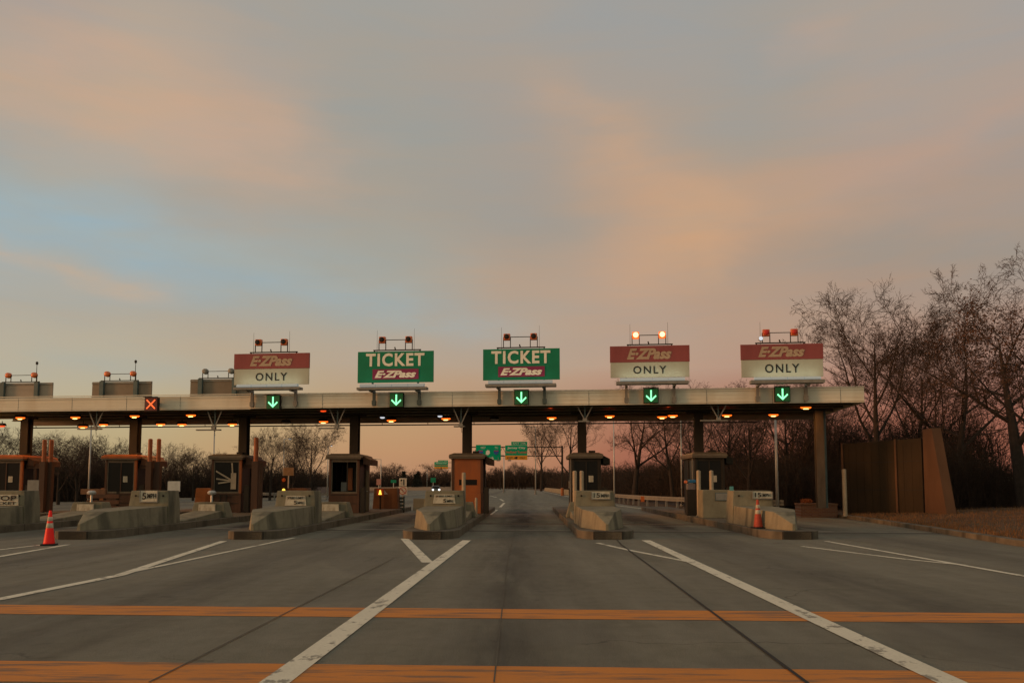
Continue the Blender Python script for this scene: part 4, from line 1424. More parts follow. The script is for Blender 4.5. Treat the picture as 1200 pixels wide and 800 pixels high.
    if style in ('rust', 'fan'):
        MB().box(hw + .002, hw + .95, .30, .42, z1 - .42, z1 - .18).box(hw + .80, hw + .95, .30, .42, .002, z1 - .424).box(hw + .40, hw + .50, .30, .42, .002, z1 - .424).box(hw + .502, hw + .798, .33, .39, 1.05, 1.15).build('side_frame', RUST, root)
        MB().box(hw + .12, hw + .38, .05, .3, .002, 1.35).build('side_cabinet', STEEL_D, root, .02)
    else:
        MB().box(hw + .05, hw + .28, .02, .25, .002, 1.25).build('side_cabinet', STEEL_D, root, .02)
    return root


make_booth(25, -1, 'rust brown booth with sodium-lit orange roof edge at the left edge', 'rust', 1.7, 2.9)
make_booth(155, 0, 'rust brown booth with sodium-lit orange roof edge under the red cross signal', 'rust', 1.6, 2.8)
make_booth(275, 1, 'brown booth with a spiky white shape in its front window', 'fan')
make_booth(409, 2, 'brown booth with an open front left of the pedestrian lamp', 'open')
make_booth(549, 3, 'bright orange booth with a slot window behind the middle island', 'panel', 1.5)
make_booth(684, 4, 'dark booth behind the pair of short white bollards right of the middle', 'dark', 1.4)
make_booth(824, 5, 'dark booth furthest right, beside the tall pale pole', 'dark', 1.4)

# bollards and pipes
def bollard(p, z1, label, m_, r=.09, band=True, z0=.24):
    root = empty('bollard', (p[0], p[1], z0), 0)
    tag(root, label, 'bollard', 'tall steel pipe bollards beside the booths')
    MB().lathe([(r, 0.002), (r, z1 - z0 - .04), (r * .7, z1 - z0), (.01, z1 - z0 + .01)], n=14).build('pipe', m_, root, smooth=False)
    if m_ is PIPE_O:
        MB().box(-r - .035, r + .035, -r - .035, r + .035, .04, 2.50).build('sleeve', RUST, root, .01)
    MB().lathe([(r + .05, .002), (r + .05, .03), (r + .002, .035)], n=14).build('base_flange', GALV_D, root)


def bol(px, ytop, Y, label, m_, r=.08, z0=.24):
    v = P(px, ytop, Y)
    bollard((v.x, v.y), v.z, label, m_, r, z0=z0)


bol(52.5, 515, 42.0, 'left one of the orange-lit pipe pair beside the leftmost booth', PIPE_O, .10)
bol(60.5, 515, 42.3, 'right one of the orange-lit pipe pair beside the leftmost booth', PIPE_O, .10)
bol(176.5, 514, 41.6, 'left one of the orange-lit pipe pair beside the second booth', PIPE_O, .10)
bol(186.5, 514, 41.9, 'right one of the orange-lit pipe pair beside the second booth', PIPE_O, .10)
bol(300.5, 512.5, 41.2, 'single orange-lit pipe right of the booth with the spiky window shape', PIPE_O, .11)
bol(543.5, 553.5, 38.4, 'short cream bollard in front of the orange booth', PIPE_W, .09)
bol(558, 583, 39.0, 'lowest cream bollard at the right foot of the orange booth', PIPE_W, .06)
bol(673.5, 551.5, 37.6, 'left one of two cream bollards before the middle dark booth', PIPE_W, .095)
bol(681.5, 551.5, 37.6, 'right one of two cream bollards before the middle dark booth', PIPE_W, .095)
bol(818.5, 551, 38.0, 'long cream bollard at the left before the far right booth', PIPE_W, .095)
bol(833.5, 551, 38.0, 'shorter looking cream bollard behind the rear block of the right island', PIPE_W, .095)
bol(989, 549.5, 41.0, 'tall cream bollard standing before the brown wall', PIPE_W, .10, .1)

# ticket machine by the far right booth
v = on_isl(5, -.64, 13.0)
r = empty('ticket_machine', (v[0], v[1], .24), -LANE)
tag(r, 'dark narrow ticket machine with a blue cap left of the far right booth', 'ticket machine')
MB().box(-.20, .20, 0, .5, .002, 1.15).build('cabinet', STEEL_D, r, .02)
MB().box(-.17, .18, -.02, .45, 1.152, 1.42).build('head', mat('grey_machine_head', (.16, .13, .13), .5, .4, 8), r, .03)
MB().box(-.10, .20, -.05, .4, 1.45, 1.60).build('cap', mat('blue_cap', (.02, .13, .28), .4, .2, 4), r, .03)
MB().lathe([(.07, -.08), (.075, 0), (.02, .03)], (-.26, .0, 1.5), 10, 'Y').build('lamp', BEACON_OFF, r)
MB().bar((-.18, .05, 1.5), (-.1, .05, 1.5), .03).build('lamp_arm', STEEL_D, r)

# ------------------------------------------------------------------ cones
def cone(loc, m_, label, rz=0.0, h=.92, k=1.0):
    root = empty('traffic_cone', loc, rz)
    tag(root, label, 'traffic cone')
    MB().prism([(-.19, -.15), (-.15, -.19), (.15, -.19), (.19, -.15), (.19, .15), (.15, .19), (-.15, .19), (-.19, .15)], .002, .045).build('base', RUBBER, root, .008)
    prof = [(.145, .046), (.14, .07), (.036, h - .03), (.03, h), (.012, h + .003)]
    MB().lathe(prof, n=24).build('cone_body', m_, root, smooth=True)

    def rad(z):
        return .14 + (.036 - .14) * (z - .07) / (h - .03 - .07) + .0035
    for a, b in ((.50, .64), (.70, .82)):
        a, b = a * h, b * h
        MB().lathe([(rad(a) - .003, a), (rad(a), a + .003), (rad(b), b - .003), (rad(b) - .003, b)], n=24).build('reflective_band', PLATE, root, smooth=True)


g = G(55, 639)
cone((g.x, g.y + .1, 0), CONE, 'bright red traffic cone with white bands on the road at left', .3)
v = on_isl(5, -.69, 1.75)
cone((v[0], v[1], .24), CONE2, 'dirty faded orange cone on the kerb of the right island', .2, .90, 0)

# ------------------------------------------------------------------ right side: planter, wall, guardrails
def box_between(mb, a, b, w, z0, z1):
    a, b = Vector((*a, 0)), Vector((*b, 0))
    d = (b - a).normalized()
    n = Vector((-d.y, d.x, 0)) * w
    mb.hexa([(*a.xy, z0), (*b.xy, z0), (*(b + n).xy, z0), (*(a + n).xy, z0), (*a.xy, z1), (*b.xy, z1), (*(b + n).xy, z1), (*(a + n).xy, z1)])
    return mb


r = empty('brick_planter', (14.35, 42.6, 0), -.1)
tag(r, 'low red brick planter at the foot of the right end post', 'planter')
MB().box(0, 1.75, 0, 1.3, -.02, .60).build('brick_wall', BRICKM, r)
MB().box(-.03, 1.78, -.03, 1.33, .602, .68).build('coping', CONC_R, r, .01)
mb = MB()
random.seed(2)
for i in range(120):
    x_, y_ = .1 + random.random() * .5, .1 + random.random() * .6
    s_ = .05
    a_ = random.random() * 6.3
    z_ = .69 + random.random() * .18
    mb.add([(x_ - s_ * math.cos(a_), y_ - s_ * math.sin(a_), z_), (x_ + s_ * math.cos(a_), y_ + s_ * math.sin(a_), z_ + .02), (x_, y_, z_ + .07)], [(0, 1, 2)])
mb.build('dead_leaves', mat('orange_dead_leaves', (.35, .10, .03), .9, .5, 9), r)

# brown barrier wall of tall panels
wa, wb = G(990, 605), G(1083, 608.5)
zt0 = P(990, 520, wa.y).z
zt1 = P(1083, 513, wb.y).z
root = empty('barrier_wall', (wa.x, wa.y, 0), math.atan2(wb.y - wa.y, wb.x - wa.x))
tag(root, 'tall dark brown barrier wall with a slanted end right of the toll canopy', 'wall')
L = (wb - wa).length
for a_, b_ in ((0, .69), (.70, 1.0)):
    mb = MB()
    za, zb_ = zt0 + (zt1 - zt0) * a_, zt0 + (zt1 - zt0) * b_
    mb.hexa([(L * a_, 0, -.1), (L * b_, 0, -.1), (L * b_, .22, -.1), (L * a_, .22, -.1), (L * a_, 0, za), (L * b_, 0, zb_), (L * b_, .22, zb_), (L * a_, .22, za)])
    mb.build('wall_panel', WALLC, root, .01)
for a_ in (0, .695):
    MB().box(L * a_ - .05, L * a_ + .05, -.07, .25, -.1, zt0 + (zt1 - zt0) * a_ + .04).build('panel_joint_post', WALLE, root)
for z_ in (1.35, 2.7):
    MB().box(.06, L * .69 - .06, -.012, -.002, z_, z_ + .035).box(L * .70 + .06, L - .05, -.012, -.002, z_, z_ + .035).build('panel_seam', DARK, root)
for i_ in range(9):
    q_ = L * (.08 + .1 * i_)
    MB().box(q_ - .012, q_ + .012, -.010, -.001, .1, zt0 - .1).build('panel_rib', WALLC, root)
# end piece, broad face turned to the camera
wc = G(1114, 611)
zt2 = P(1090, 503, wb.y - .3).z
inv = Matrix.Rotation(-root.rotation_euler.z, 4, 'Z')
e0 = inv @ (Vector((wb.x, wb.y, 0)) - Vector((wa.x, wa.y, 0)))
e1 = inv @ (Vector((wc.x, wc.y, 0)) - Vector((wa.x, wa.y, 0)))
e1a = e0 + (e1 - e0) * .92
e0t = e0 + (e1 - e0) * .02
e1t = e0 + (e1 - e0) * .42
n_ = Vector((.25, .35, 0))
mb = MB()
mb.hexa([(e0.x + .06, e0.y, -.1), (e1a.x, e1a.y, -.1), (e1a.x + n_.x, e1a.y + n_.y, -.1), (e0.x + .06 + n_.x, e0.y + n_.y, -.1),
         (e0t.x + .06, e0t.y, zt2), (e1t.x, e1t.y, zt2 + .02), (e1t.x + n_.x, e1t.y + n_.y, zt2 + .02), (e0t.x + .06 + n_.x, e0t.y + n_.y, zt2)])
mb.build('slanted_end_panel', WALLE, root, .015)


RAILM = mat('dull_rail_steel', (0.19, 0.17, 0.135), .55, .25, 4.0)


def guardrail(line, label, z=.78, name='guardrail', refl=False, m_=RAILM):
    root = empty(name, (line[0][0], line[0][1], 0))
    tag(root, label, 'guardrail')
    L_ = [(x - line[0][0], y - line[0][1]) for x, y in line]
    mb = MB()
    strip(mb, L_, -.02, .02, z - .30, z - .18)
    strip(mb, L_, -.05, -.021, z - .17, z - .13)
    strip(mb, L_, -.02, .02, z - .12, z)
    mb.build('rail', m_, root)
    # posts every 2 m
    for i in range(len(L_) - 1):
        a, b = Vector(L_[i]), Vector(L_[i + 1])
        d = (b - a).length
        n = max(1, int(d / 2.2))
        for j in range(n):
            p = a + (b - a) * (j / n)
            MB().box(p.x + .06, p.x + .20, p.y - .05, p.y + .07, -.02, z - .05).build('post', GALV_D, root)
    return root


gr = guardrail([(12.9, 47.6), (14.9, 47.0)], 'short guardrail between the right island and the brick planter')
gl_ = [G(780, 593.5, .0), G(735, 591, 0)]
gr2 = guardrail([(12.2, 55.2), (11.2, 58.8), (10.0, 68.5), (9.5, 80)], 'guardrail with an orange marker behind the right hand booths')
mk = MB().box(-.12, .12, -.05, .03, .45, .82).build('delineator', mat('orange_reflector', (.45, .10, .015), .4, .1, 3))
v = P(754, 588, 60)
mk.location = (v.x - .15, 59.4, 0)
tag(mk, 'small orange marker on the rear guardrail', 'marker')
# concrete median running off into the bend
mb = MB()
line = [(9.5, 83), (9.2, 100), (9.1, 135), (9.3, 240)]
a1, a2 = offset(line, -.3), offset(line, .3)
b1, b2 = offset(line, -.1), offset(line, .1)
pts = []
for i in range(len(line)):
    pts += [(*a1[i], -.02), (*a2[i], -.02), (*b2[i], .85), (*b1[i], .85)]
fs = [(0, 1, 2, 3), tuple(4 * 3 + k for k in (3, 2, 1, 0))]
for i in range(3):
    for k in range(4):
        fs.append((4 * i + k, 4 * i + (k + 1) % 4, 4 * i + 4 + (k + 1) % 4, 4 * i + 4 + k))
mb.add(pts, fs)
o = mb.build('concrete_barrier', CONC)
tag(o, 'long pale concrete barrier running along the far right road edge', 'barrier')
for k_, (px_, py_) in enumerate(((659, 577), (647, 573))):
    v = G(659, 580.5) if k_ == 0 else G(647, 576)
o = MB().lathe([(.26, 0), (.26, .2), (.24, .21), (.24, 1.1), (.2, 1.15), (.05, 1.16)], n=12).build('traffic_barrel', mat('orange_barrel', (.30, .085, .02), .5, .2, 3), smooth=False)
o.location = (P(659, 570, 128).x + .0, 128, 0)
tag(o, 'orange barrel at the foot of the far sign gantry', 'barrel')
guardrail([(-30, 96), (-24, 92), (-16, 88.5)], 'guardrail far off behind the left hand booths', m_=GALV_D)
guardrail([(-7.6 - .04 * 260, 258), (5, 300), (8, 320)], 'dark guardrail along the far bend of the road', m_=RUST)

# ------------------------------------------------------------------ poles
def lamp_pole(px, ytop, Y, label, r=.07, arm=-.9, lit=True, head=True, m_=GALV):
    v = P(px, ytop, Y)
    root = empty('lamp_pole', (v.x, Y, 0))
    tag(root, label, 'lamp pole', 'slim lamp poles behind the toll plaza')
    MB().tube((0, 0, .02), (0, 0, v.z), r, r * .6, 10).build('pole', m_, root, smooth=True)
    MB().lathe([(r * 2.4, 0), (r * 2.4, .12), (r * 1.1, .2)], n=10).build('base', GALV_D, root)
    if head:
        MB().tube((0, 0, v.z - .05), (arm, 0, v.z + .05), r * .45, r * .35, 6).build('arm', m_, root)
        h_ = MB().box(min(arm, arm * 1.55), max(arm, arm * 1.55), -.14, .14, v.z - .02, v.z + .10).build('lamp_head', GALV_D, root, .03)
        MB().box(min(arm * 1.08, arm * 1.5), max(arm * 1.08, arm * 1.5), -.11, .11, v.z - .07, v.z - .022).build('lens', WHITE_ON if lit else LENS_W, h_)
    return root


lamp_pole(107, 497, 55, 'slim pole under the leftmost antenna bracket', .07, head=False)
lamp_pole(251.5, 498, 55, 'slim pole under the second antenna bracket', .06, head=False)
lamp_pole(333, 514, 95, 'slim lamp pole beside the bare tree left of the open booth', .08, .5)
lamp_pole(384.5, 522, 95, 'lamp pole with a small white head just left of the open booth', .08, .3)
lamp_pole(719, 491, 62, 'slim lamp pole with a lit head right of the middle dark booth', .06, -.22)
lamp_pole(797.5, 480, 66, 'tall slim pole at the left of the far right booth', .07, head=False)
lamp_pole(908.5, 487, 46.5, 'thick pale pole behind the right island', .095, head=False)
lamp_pole(590.5, 533, 175, 'far lamp pole under the green gantry signs', .16, -1.2, False)
lamp_pole(627.5, 500, 150, 'far lamp pole in front of the large round bare tree', .12, -1.2, False)
lamp_pole(446.5, 538, 200, 'far thin lamp pole above the pedestrian lamp', .13, -1.0, False)
lamp_pole(500.5, 549, 300, 'farthest small lamp pole over the distant road', .16, -1.0, False)

# ------------------------------------------------------------------ far signs
def hsign(px0, px1, py0, py1, Y, label, parts, group=None, posts=True):
    xm = (px0 + px1) / 2
    v0, v1 = P(px0, py1, Y), P(px1, py0, Y)
    root = empty('road_sign', ((v0.x + v1.x) / 2, Y, 0))
    tag(root, label, 'road sign', group)
    hw, z0, z1 = (v1.x - v0.x) / 2, v0.z, v1.z
    parts(root, hw, z0, z1)
    return root, hw, z0, z1


def s_a(root, hw, z0, z1):
    h = z1 - z0
    MB().box(-hw, hw, 0, .08, z0, z1).build('panel', GREEN_FAR, root, .03)
    text('WEST', 'lettering', WHITE, root, -hw * .62, -hw * .22, z1 - h * .25, z1 - h * .12, -.003)
    text('TO', 'lettering', WHITE, root, hw * .5, hw * .78, z1 - h * .25, z1 - h * .12, -.003)
    text('Newark', 'lettering', WHITE, root, -hw * .42, hw * .45, z0 + h * .05, z0 + h * .24, -.003, bold=.02)
    for x_ in (-hw * .62, hw * .62):
        s_ = MB().prism([(-.42, -.1), (0, -.48), (.42, -.1), (.45, .25), (.38, .42), (0, .36), (-.38, .42), (-.45, .25)], 0, .03)
        s_.v = [(a + x_, -.003 - c_, b + z0 + h * .5) for a, b, c_ in s_.v]
        s_.build('route_shield', BLUE, root)
        MB().box(x_ - .36, x_ + .36, -.045, -.035, z0 + h * .5 + .24, z0 + h * .5 + .35).build('shield_band', REDP, root)
    s_ = MB().prism([(-.35, -.35), (.1, -.45), (.4, -.1), (.3, .35), (0, .45), (-.3, .2)], 0, .03)
    s_.v = [(a - hw * .05, -.003 - c_, b + z0 + h * .5) for a, b, c_ in s_.v]
    s_.build('turnpike_emblem', WHITE, root)


def s_b(root, hw, z0, z1):
    h = z1 - z0
    MB().box(-hw, hw, 0, .08, z0 + h * .30, z1 - .0).build('panel', GREEN_FAR, root, .02)
    MB().box(-hw, hw, 0, .08, z0, z0 + h * .295).build('exit_only_panel', YELLOWP, root, .02)
    MB().box(-hw * .45, hw, 0, .08, z1 + .03, z1 + h * .25).build('exit_tab', GREEN_FAR, root, .02)
    text('EXIT 14A', 'lettering', WHITE, root, -hw * .3, hw * .85, z1 + h * .08, z1 + h * .19, -.003)
    text('Jersey City', 'lettering', WHITE, root, -hw * .8, hw * .82, z1 - h * .28, z1 - h * .10, -.003, bold=.02)
    text('Holland Tunnel', 'lettering', mat('reddish_lettering', (.55, .12, .06), .6, .1, 4), root, -hw * .92, hw * .92, z1 - h * .56, z1 - h * .38, -.003, bold=.02)
    text('EXIT', 'lettering', BLACK, root, -hw * .8, -hw * .3, z0 + h * .08, z0 + h * .2, -.003)
    text('ONLY', 'lettering', BLACK, root, hw * .3, hw * .8, z0 + h * .08, z0 + h * .2, -.003)
    MB().add([(-.45, -.01, z0 + h * .14), (0, -.01, z0 + h * .22), (.2, -.01, z0 + h * .22), (.2, -.01, z0 + h * .06), (0, -.01, z0 + h * .06)], [(0, 1, 2, 3, 4)]).build('arrow_mark', BLACK, root)


GY = 150
hsign(557.5, 587, 521, 539, GY, 'green highway sign reading Newark on the far gantry', s_a, 'signs on the far gantry')
hsign(592, 618, 521.5, 538.5, GY, 'green and amber EXIT ONLY sign beside the Newark sign on the gantry', s_b, 'signs on the far gantry')
far_sign = hsign(509, 525, 541, 549, 270, 'small distant green and amber sign left of the orange booth', s_b)
fr_, fhw, fz0, fz1 = far_sign
mb = MB().bar((-fhw, .2, fz0 + .3), (fhw + 2.6, .2, fz0 + .3), .14).bar((-fhw, .2, fz1 - .2), (fhw + 2.6, .2, fz1 - .2), .14)
mb.build('support_arm', STEEL_D, fr_)
MB().bar((fhw + 2.6, .2, -.02), (fhw + 2.6, .2, fz1 + .1), .35).build('pole', STEEL_D, fr_)
# gantry
v0, v1 = P(549, 524, GY + .6), P(663, 524, GY + .6)
zc1, zc0 = P(660, 523.5, GY + .6).z, P(660, 534, GY + .6).z
root = empty('sign_gantry', (v1.x - .6, GY + .6, 0))
tag(root, 'far steel gantry carrying the green highway signs', 'gantry')
Lg = v1.x - .6 - v0.x
mb = MB()
for z_ in (zc0, zc1):
    for y_ in (0, 1.0):
        mb.bar((-Lg, y_, z_), (0, y_, z_), .12)
n = 22
mb.build('truss', STEEL_D, root)
mb = MB()
for i in range(n):
    a, b = -Lg + Lg * i / n, -Lg + Lg * (i + 1) / n
    mb.bar((a, 0, zc0 if i % 2 else zc1), (b, 0, zc1 if i % 2 else zc0), .07)
mb.build('truss_bracing', STEEL_D, root)
for y_ in (0, 1.0):
    MB().bar((0, y_, -.02), (0, y_, zc1 + .2), .26).build('upright', STEEL_D, root)
for z_ in (1.5, 3.5, 5.5):
    MB().bar((0, .14, z_), (0, .86, z_ + 1.6), .1).build('brace', STEEL_D, root)
MB().bar((-Lg, 0, -.02), (-Lg, 0, zc1 + .2), .3).build('upright', STEEL_D, root)
for px_ in (584, 597):
    x_ = P(px_, 540, GY).x - root.location.x
    MB().bar((x_, 0, zc0), (x_, -1.6, zc0 - .8), .08).box(x_ - .3, x_ + .3, -1.9, -1.5, zc0 - .95, zc0 - .75).build('sign_lamp', GALV_D, root)


def posted(px, Y, label, boards, r=.035, base=None):
    v = P(px, 580, Y)
    root = empty('road_sign', (v.x, Y, 0))
    tag(root, label, 'road sign')
    ztop = 0
    for (y0_, y1_, w_, m_, fn) in boards:
        za, zb_ = P(px, y1_, Y).z, P(px, y0_, Y).z
        ztop = max(ztop, zb_)
        b_ = MB().box(-w_ / 2, w_ / 2, -.03, 0, za, zb_).build('panel', m_, root, .01)
        if fn:
            fn(b_, w_, za, zb_)
    MB().tube((0, .05, base if base is not None else -.02), (0, .05, ztop - .05), r).build('pole', GALV, root)
    return root


def keep_right(b_, w_, za, zb_):
    h = zb_ - za
    mb = MB()
    mb.bar((-w_ * .2, -.036, za + h * .15), (-w_ * .2, -.036, za + h * .5), .006, w_ * .12)
    mb.bar((w_ * .15, -.036, za + h * .1), (w_ * .12, -.036, za + h * .85), .006, w_ * .14)
    mb.bar((-w_ * .25, -.036, za + h * .62), (-w_ * .15, -.036, za + h * .85), .006, w_ * .2)
    mb.build('arrow_symbol', BLACK, b_)


def no_turn(b_, w_, za, zb_):
    zc = (za + zb_) / 2
    R = min(w_, zb_ - za) * .42
    mb = MB()
    n = 20
    for i in range(n):
        a, b = 2 * math.pi * i / n, 2 * math.pi * (i + 1) / n
        mb.bar((R * math.cos(a), -.036, zc + R * math.sin(a)), (R * math.cos(b), -.036, zc + R * math.sin(b)), .006, R * .18)
    mb.bar((-R * .7, -.038, zc + R * .7), (R * .7, -.038, zc - R * .7), .006, R * .16)
    mb.build('ban_ring', REDP, b_)
    MB().bar((0, -.034, zc - R * .5), (0, -.034, zc + R * .3), .004, R * .25).bar((0, -.034, zc + R * .3), (-R * .45, -.034, zc + R * .3), .004, R * .2).build('arrow_symbol', BLACK, b_)


posted(472, 52, 'white keep right sign above a red ringed no turn sign on one pole', [(560, 569.3, .46, WHITE, keep_right), (570, 579.5, .54, WHITE, no_turn)])
posted(443.8, 60, 'small reddish sign above the pedestrian lamp', [(561, 568, .32, mat('reddish_plate', (.42, .2, .16), .6, .2, 5), None)])
posted(461, 250, 'small far green sign left of the keep right sign', [(562, 565.5, 1.6, GREEN, None)], .08)
posted(507.5, 250, 'small far green sign above the car', [(559.5, 565, 1.5, GREEN, None)], .08)
posted(337.5, on_isl(1, 0, 24)[1], 'tan square sign back above the small amber signal', [(547.5, 557, .62, mat('tan_sign_back', (.30, .21, .13), .6, .2, 5), None)], .04, 1.42)

# signals on the rear of the islands
v = P(332.5, 574, 48.9)
r = empty('traffic_signal', (v.x, 48.9, 0))
tag(r, 'small dark traffic signal with its lower amber lamp lit', 'traffic signal')
MB().box(-.17, .17, 0, .2, v.z - .18, v.z + .82).build('housing', DARK, r, .02)
MB().lathe([(.11, -.02), (.10, -.035), (.02, -.045)], (0, 0, v.z + .58), 14, 'Y').build('upper_lens', BEACON_OFF, r)
MB().lathe([(.09, -.02), (.08, -.035), (.02, -.045)], (0, 0, v.z), 14, 'Y').build('lower_lens', YEL_ON, r)
MB().tube((0, .1, .24), (0, .1, v.z - .18), .05).build('pole', STEEL_D, r)
v = P(445.5, 576.5, 48.3)
r = empty('pedestrian_signal', (v.x, 48.3, 0))
tag(r, 'square signal with a glowing yellow figure right of the open booth', 'signal')
MB().box(-.2, .2, 0, .18, v.z - .2, v.z + .2).build('housing', DARK, r, .02)
MB().box(-.19, .19, -.012, -.002, v.z - .19, v.z + .19).build('face', emit('dim_red_face', (.25, .02, .0), .5, (.05, .01, .01)), r)
MB().lathe([(.01, -.03), (.05, -.03), (.05, -.014), (.01, -.014)], (0, 0, v.z + .08), 10, 'Y').box(-.06, .06, -.03, -.014, v.z - .06, v.z + .05).box(-.09, .09, -.03, -.014, v.z - .13, v.z - .062).build('lit_figure', YEL_ON, r)
MB().tube((0, .1, .24), (0, .1, v.z - .2), .045).build('pole', STEEL_D, r)
MB().hexa([(.22, .02, v.z - .12), (.42, .02, v.z - .1), (.42, .1, v.z - .1), (.22, .1, v.z - .12), (.22, .02, v.z + .12), (.30, .02, v.z - .0), (.30, .1, v.z - .0), (.22, .1, v.z + .12)]).build('side_visor', GALV, r)
# stacked crates behind the keep-right sign
o = empty('arrow_board', (P(468, 600, 50).x, 50, 0))
tag(o, 'low dark slatted board beneath the keep right sign', 'barricade')
for i in range(4):
    MB().box(-.25, .3, 0, .05, .15 + i * .2, .3 + i * .2).build('slat', STEEL_T, o)
for x_ in (-.2, .25):
    MB().box(x_ - .03, x_ + .03, .052, .1, 0, .95).build('upright', STEEL_D, o)
root = empty('concrete_barrier', (P(480, 600, 52).x, 54, 0), .05)
tag(root, 'low blue grey concrete barrier right of the keep right sign', 'barrier')
MB().loft([[(0, -.3, -.02), (0, .3, -.02), (0, .12, .75), (0, -.12, .75)], [(3.2, -.3, -.02), (3.2, .3, -.02), (3.2, .12, .75), (3.2, -.12, .75)]]).build('barrier_segment', CONC, root, .02)

# ------------------------------------------------------------------ car far off
v = G(511, 577.5)
car = empty('car', (v.x, v.y, 0), .12)
tag(car, 'small distant car approaching with both headlights lit', 'car')
body = mat('dark_car_paint', (.05, .06, .065), .3, .1, 2, spec=.6)
prof = [(0, .35), (.1, .75), (1.1, .92), (1.7, 1.42), (3.1, 1.46), (3.9, 1.0), (4.4, .9), (4.45, .35)]
rings = []
for x_, sc_ in ((-.9, .97), (-.8, 1.0), (.8, 1.0), (.9, .97)):
    rings.append([(x_ * (1 if z_ < 1 else .82), y_, z_ * sc_) for y_, z_ in prof])
MB().loft(rings).build('body', body, car, .03)
MB().hexa([(-.66, 1.12, .97), (.66, 1.12, .97), (.66, 1.2, .97), (-.66, 1.2, .97), (-.58, 1.62, 1.37), (.58, 1.62, 1.37), (.58, 1.7, 1.37), (-.58, 1.7, 1.37)]).build('windscreen', m_glass, car)
for s_ in (-1, 1):
    MB().lathe([(.17, -.05), (.16, -.09), (.04, -.12)], (s_ * .62, 0.05, .66), 12, 'Y').build('headlight', HEAD_ON, car)
    for y_ in (.85, 3.55):
        w_ = MB().tube((s_ * .72, y_, .33), (s_ * .92, y_, .33), .33, .33, 16).build('wheel', RUBBER, car)
        MB().tube((s_ * .921, y_, .33), (s_ * .935, y_, .33), .2, .2, 12).build('rim', GALV, w_)
MB().box(-.26, .26, -.03, .0, .42, .52).build('number_plate', WHITE, car)

# ------------------------------------------------------------------ trees
def grow(seed, height, spread=1.0, levels=5, fork=.30, up=.25, kids=(5, 5, 4, 4, 3), leaves=0, droop=0.0, trunk_r=.26, first=.25, twig=1.0):
    rnd = random.Random(seed)
    trunk, fine, tips = MB(), MB(), []

    def seg(mb, a, b, r0, r1, n):
        d = (b - a)
        if d.length < 1e-4:
            return
        d.normalize()
        u = d.orthogonal().normalized()
        w = d.cross(u)
        base = len(mb.v)
        for p, r in ((a, r0), (b, r1)):
            for i in range(n):
                t = 2 * math.pi * i / n
                mb.v.append(tuple(p + (u * math.cos(t) + w * math.sin(t)) * r))
        for i in range(n):
            mb.f.append((base + i, base + (i + 1) % n, base + n + (i + 1) % n, base + n + i))

    def branch(p, d, L, r, lev):
        ns = (8, 7, 5, 4, 3, 2)[min(lev, 5)]
        n = (9, 6, 4, 3, 3, 3)[min(lev, 5)]
        mb = trunk if lev <= 1 else fine
        pts = [p.copy()]
        rr = [r]
        q = p.copy()
        dd = d.copy()
        wob = (.05, .085, .12, .15, .18, .2)[min(lev, 5)]
        for i in range(ns):
            dd = dd + Vector((rnd.gauss(0, wob), rnd.gauss(0, wob), rnd.gauss(0, wob))) + Vector((0, 0, 1)) * (up * .28 * (1 if lev else .6) - droop * .3 * (lev > 1))
            dd.normalize()
            q2 = q + dd * (L / ns)
            t = (i + 1) / ns
            r2 = r * (1 - t * (.90 if lev == 0 else .80))
            seg(mb, q, q2, rr[-1], r2, n)
            q = q2
            pts.append(q.copy())
            rr.append(r2)
        tips.append((q.copy(), lev))
        if lev >= levels:
            return
        nk = kids[min(lev, len(kids) - 1)]
        for k in range(nk):
            lo = first if lev == 0 else .18
            t = lo + (1 - lo) * (k + rnd.random() * .9) / nk
            t = min(t, .985)
            idx = t * ns
            i0 = min(int(idx), ns - 1)
            fr = idx - i0
            pp = pts[i0].lerp(pts[i0 + 1], fr)
            rb = rr[i0] * (1 - fr) + rr[i0 + 1] * fr
            tang = (pts[i0 + 1] - pts[i0]).normalized()
            az = rnd.random() * 6.283 if lev else (k * 2.4 + rnd.random())
            side = tang.orthogonal().normalized()
            side.rotate(Matrix.Rotation(az, 3, tang))
            ang = math.radians(rnd.uniform(28, 58) * (spread if lev == 0 else 1))
            nd = tang * math.cos(ang) + side * math.sin(ang)
            nd.normalize()
            nl = L * (rnd.uniform(.42, .66) * (1.1 - .35 * t) if lev else rnd.uniform(.62, .80) * (1.18 - .62 * t))
            branch(pp, nd, nl, max(rb * .58, .010 * twig) if lev < 2 else max(rb * .55, .0066 * twig), lev + 1)
        # the leader splits near its end too
    branch(Vector((0, 0, -.15)), Vector((rnd.uniform(-.08, .08), rnd.uniform(-.08, .08), 1)).normalized(), height * .62, trunk_r, 0)
    zmax = max(v[2] for v in fine.v)
    s = height / zmax
    for mb in (trunk, fine):
        mb.v = [(x * s, y * s, z * s) for x, y, z in mb.v]
    lf = None
    if leaves:
        lf = MB()
        for q, lev in tips:
            if lev < levels - 1 or rnd.random() > leaves:
                continue
            for _ in range(4):
                c = q * s + Vector((rnd.gauss(0, .10), rnd.gauss(0, .10), rnd.gauss(0, .10)))
                a = Vector((rnd.gauss(0, 1), rnd.gauss(0, 1), rnd.gauss(0, 1))).normalized() * .055
                b = Vector((rnd.gauss(0, 1), rnd.gauss(0, 1), rnd.gauss(0, 1))).normalized() * .055
                lf.add([c - a, c + b, c + a], [(0, 1, 2)])
    return trunk, fine, lf


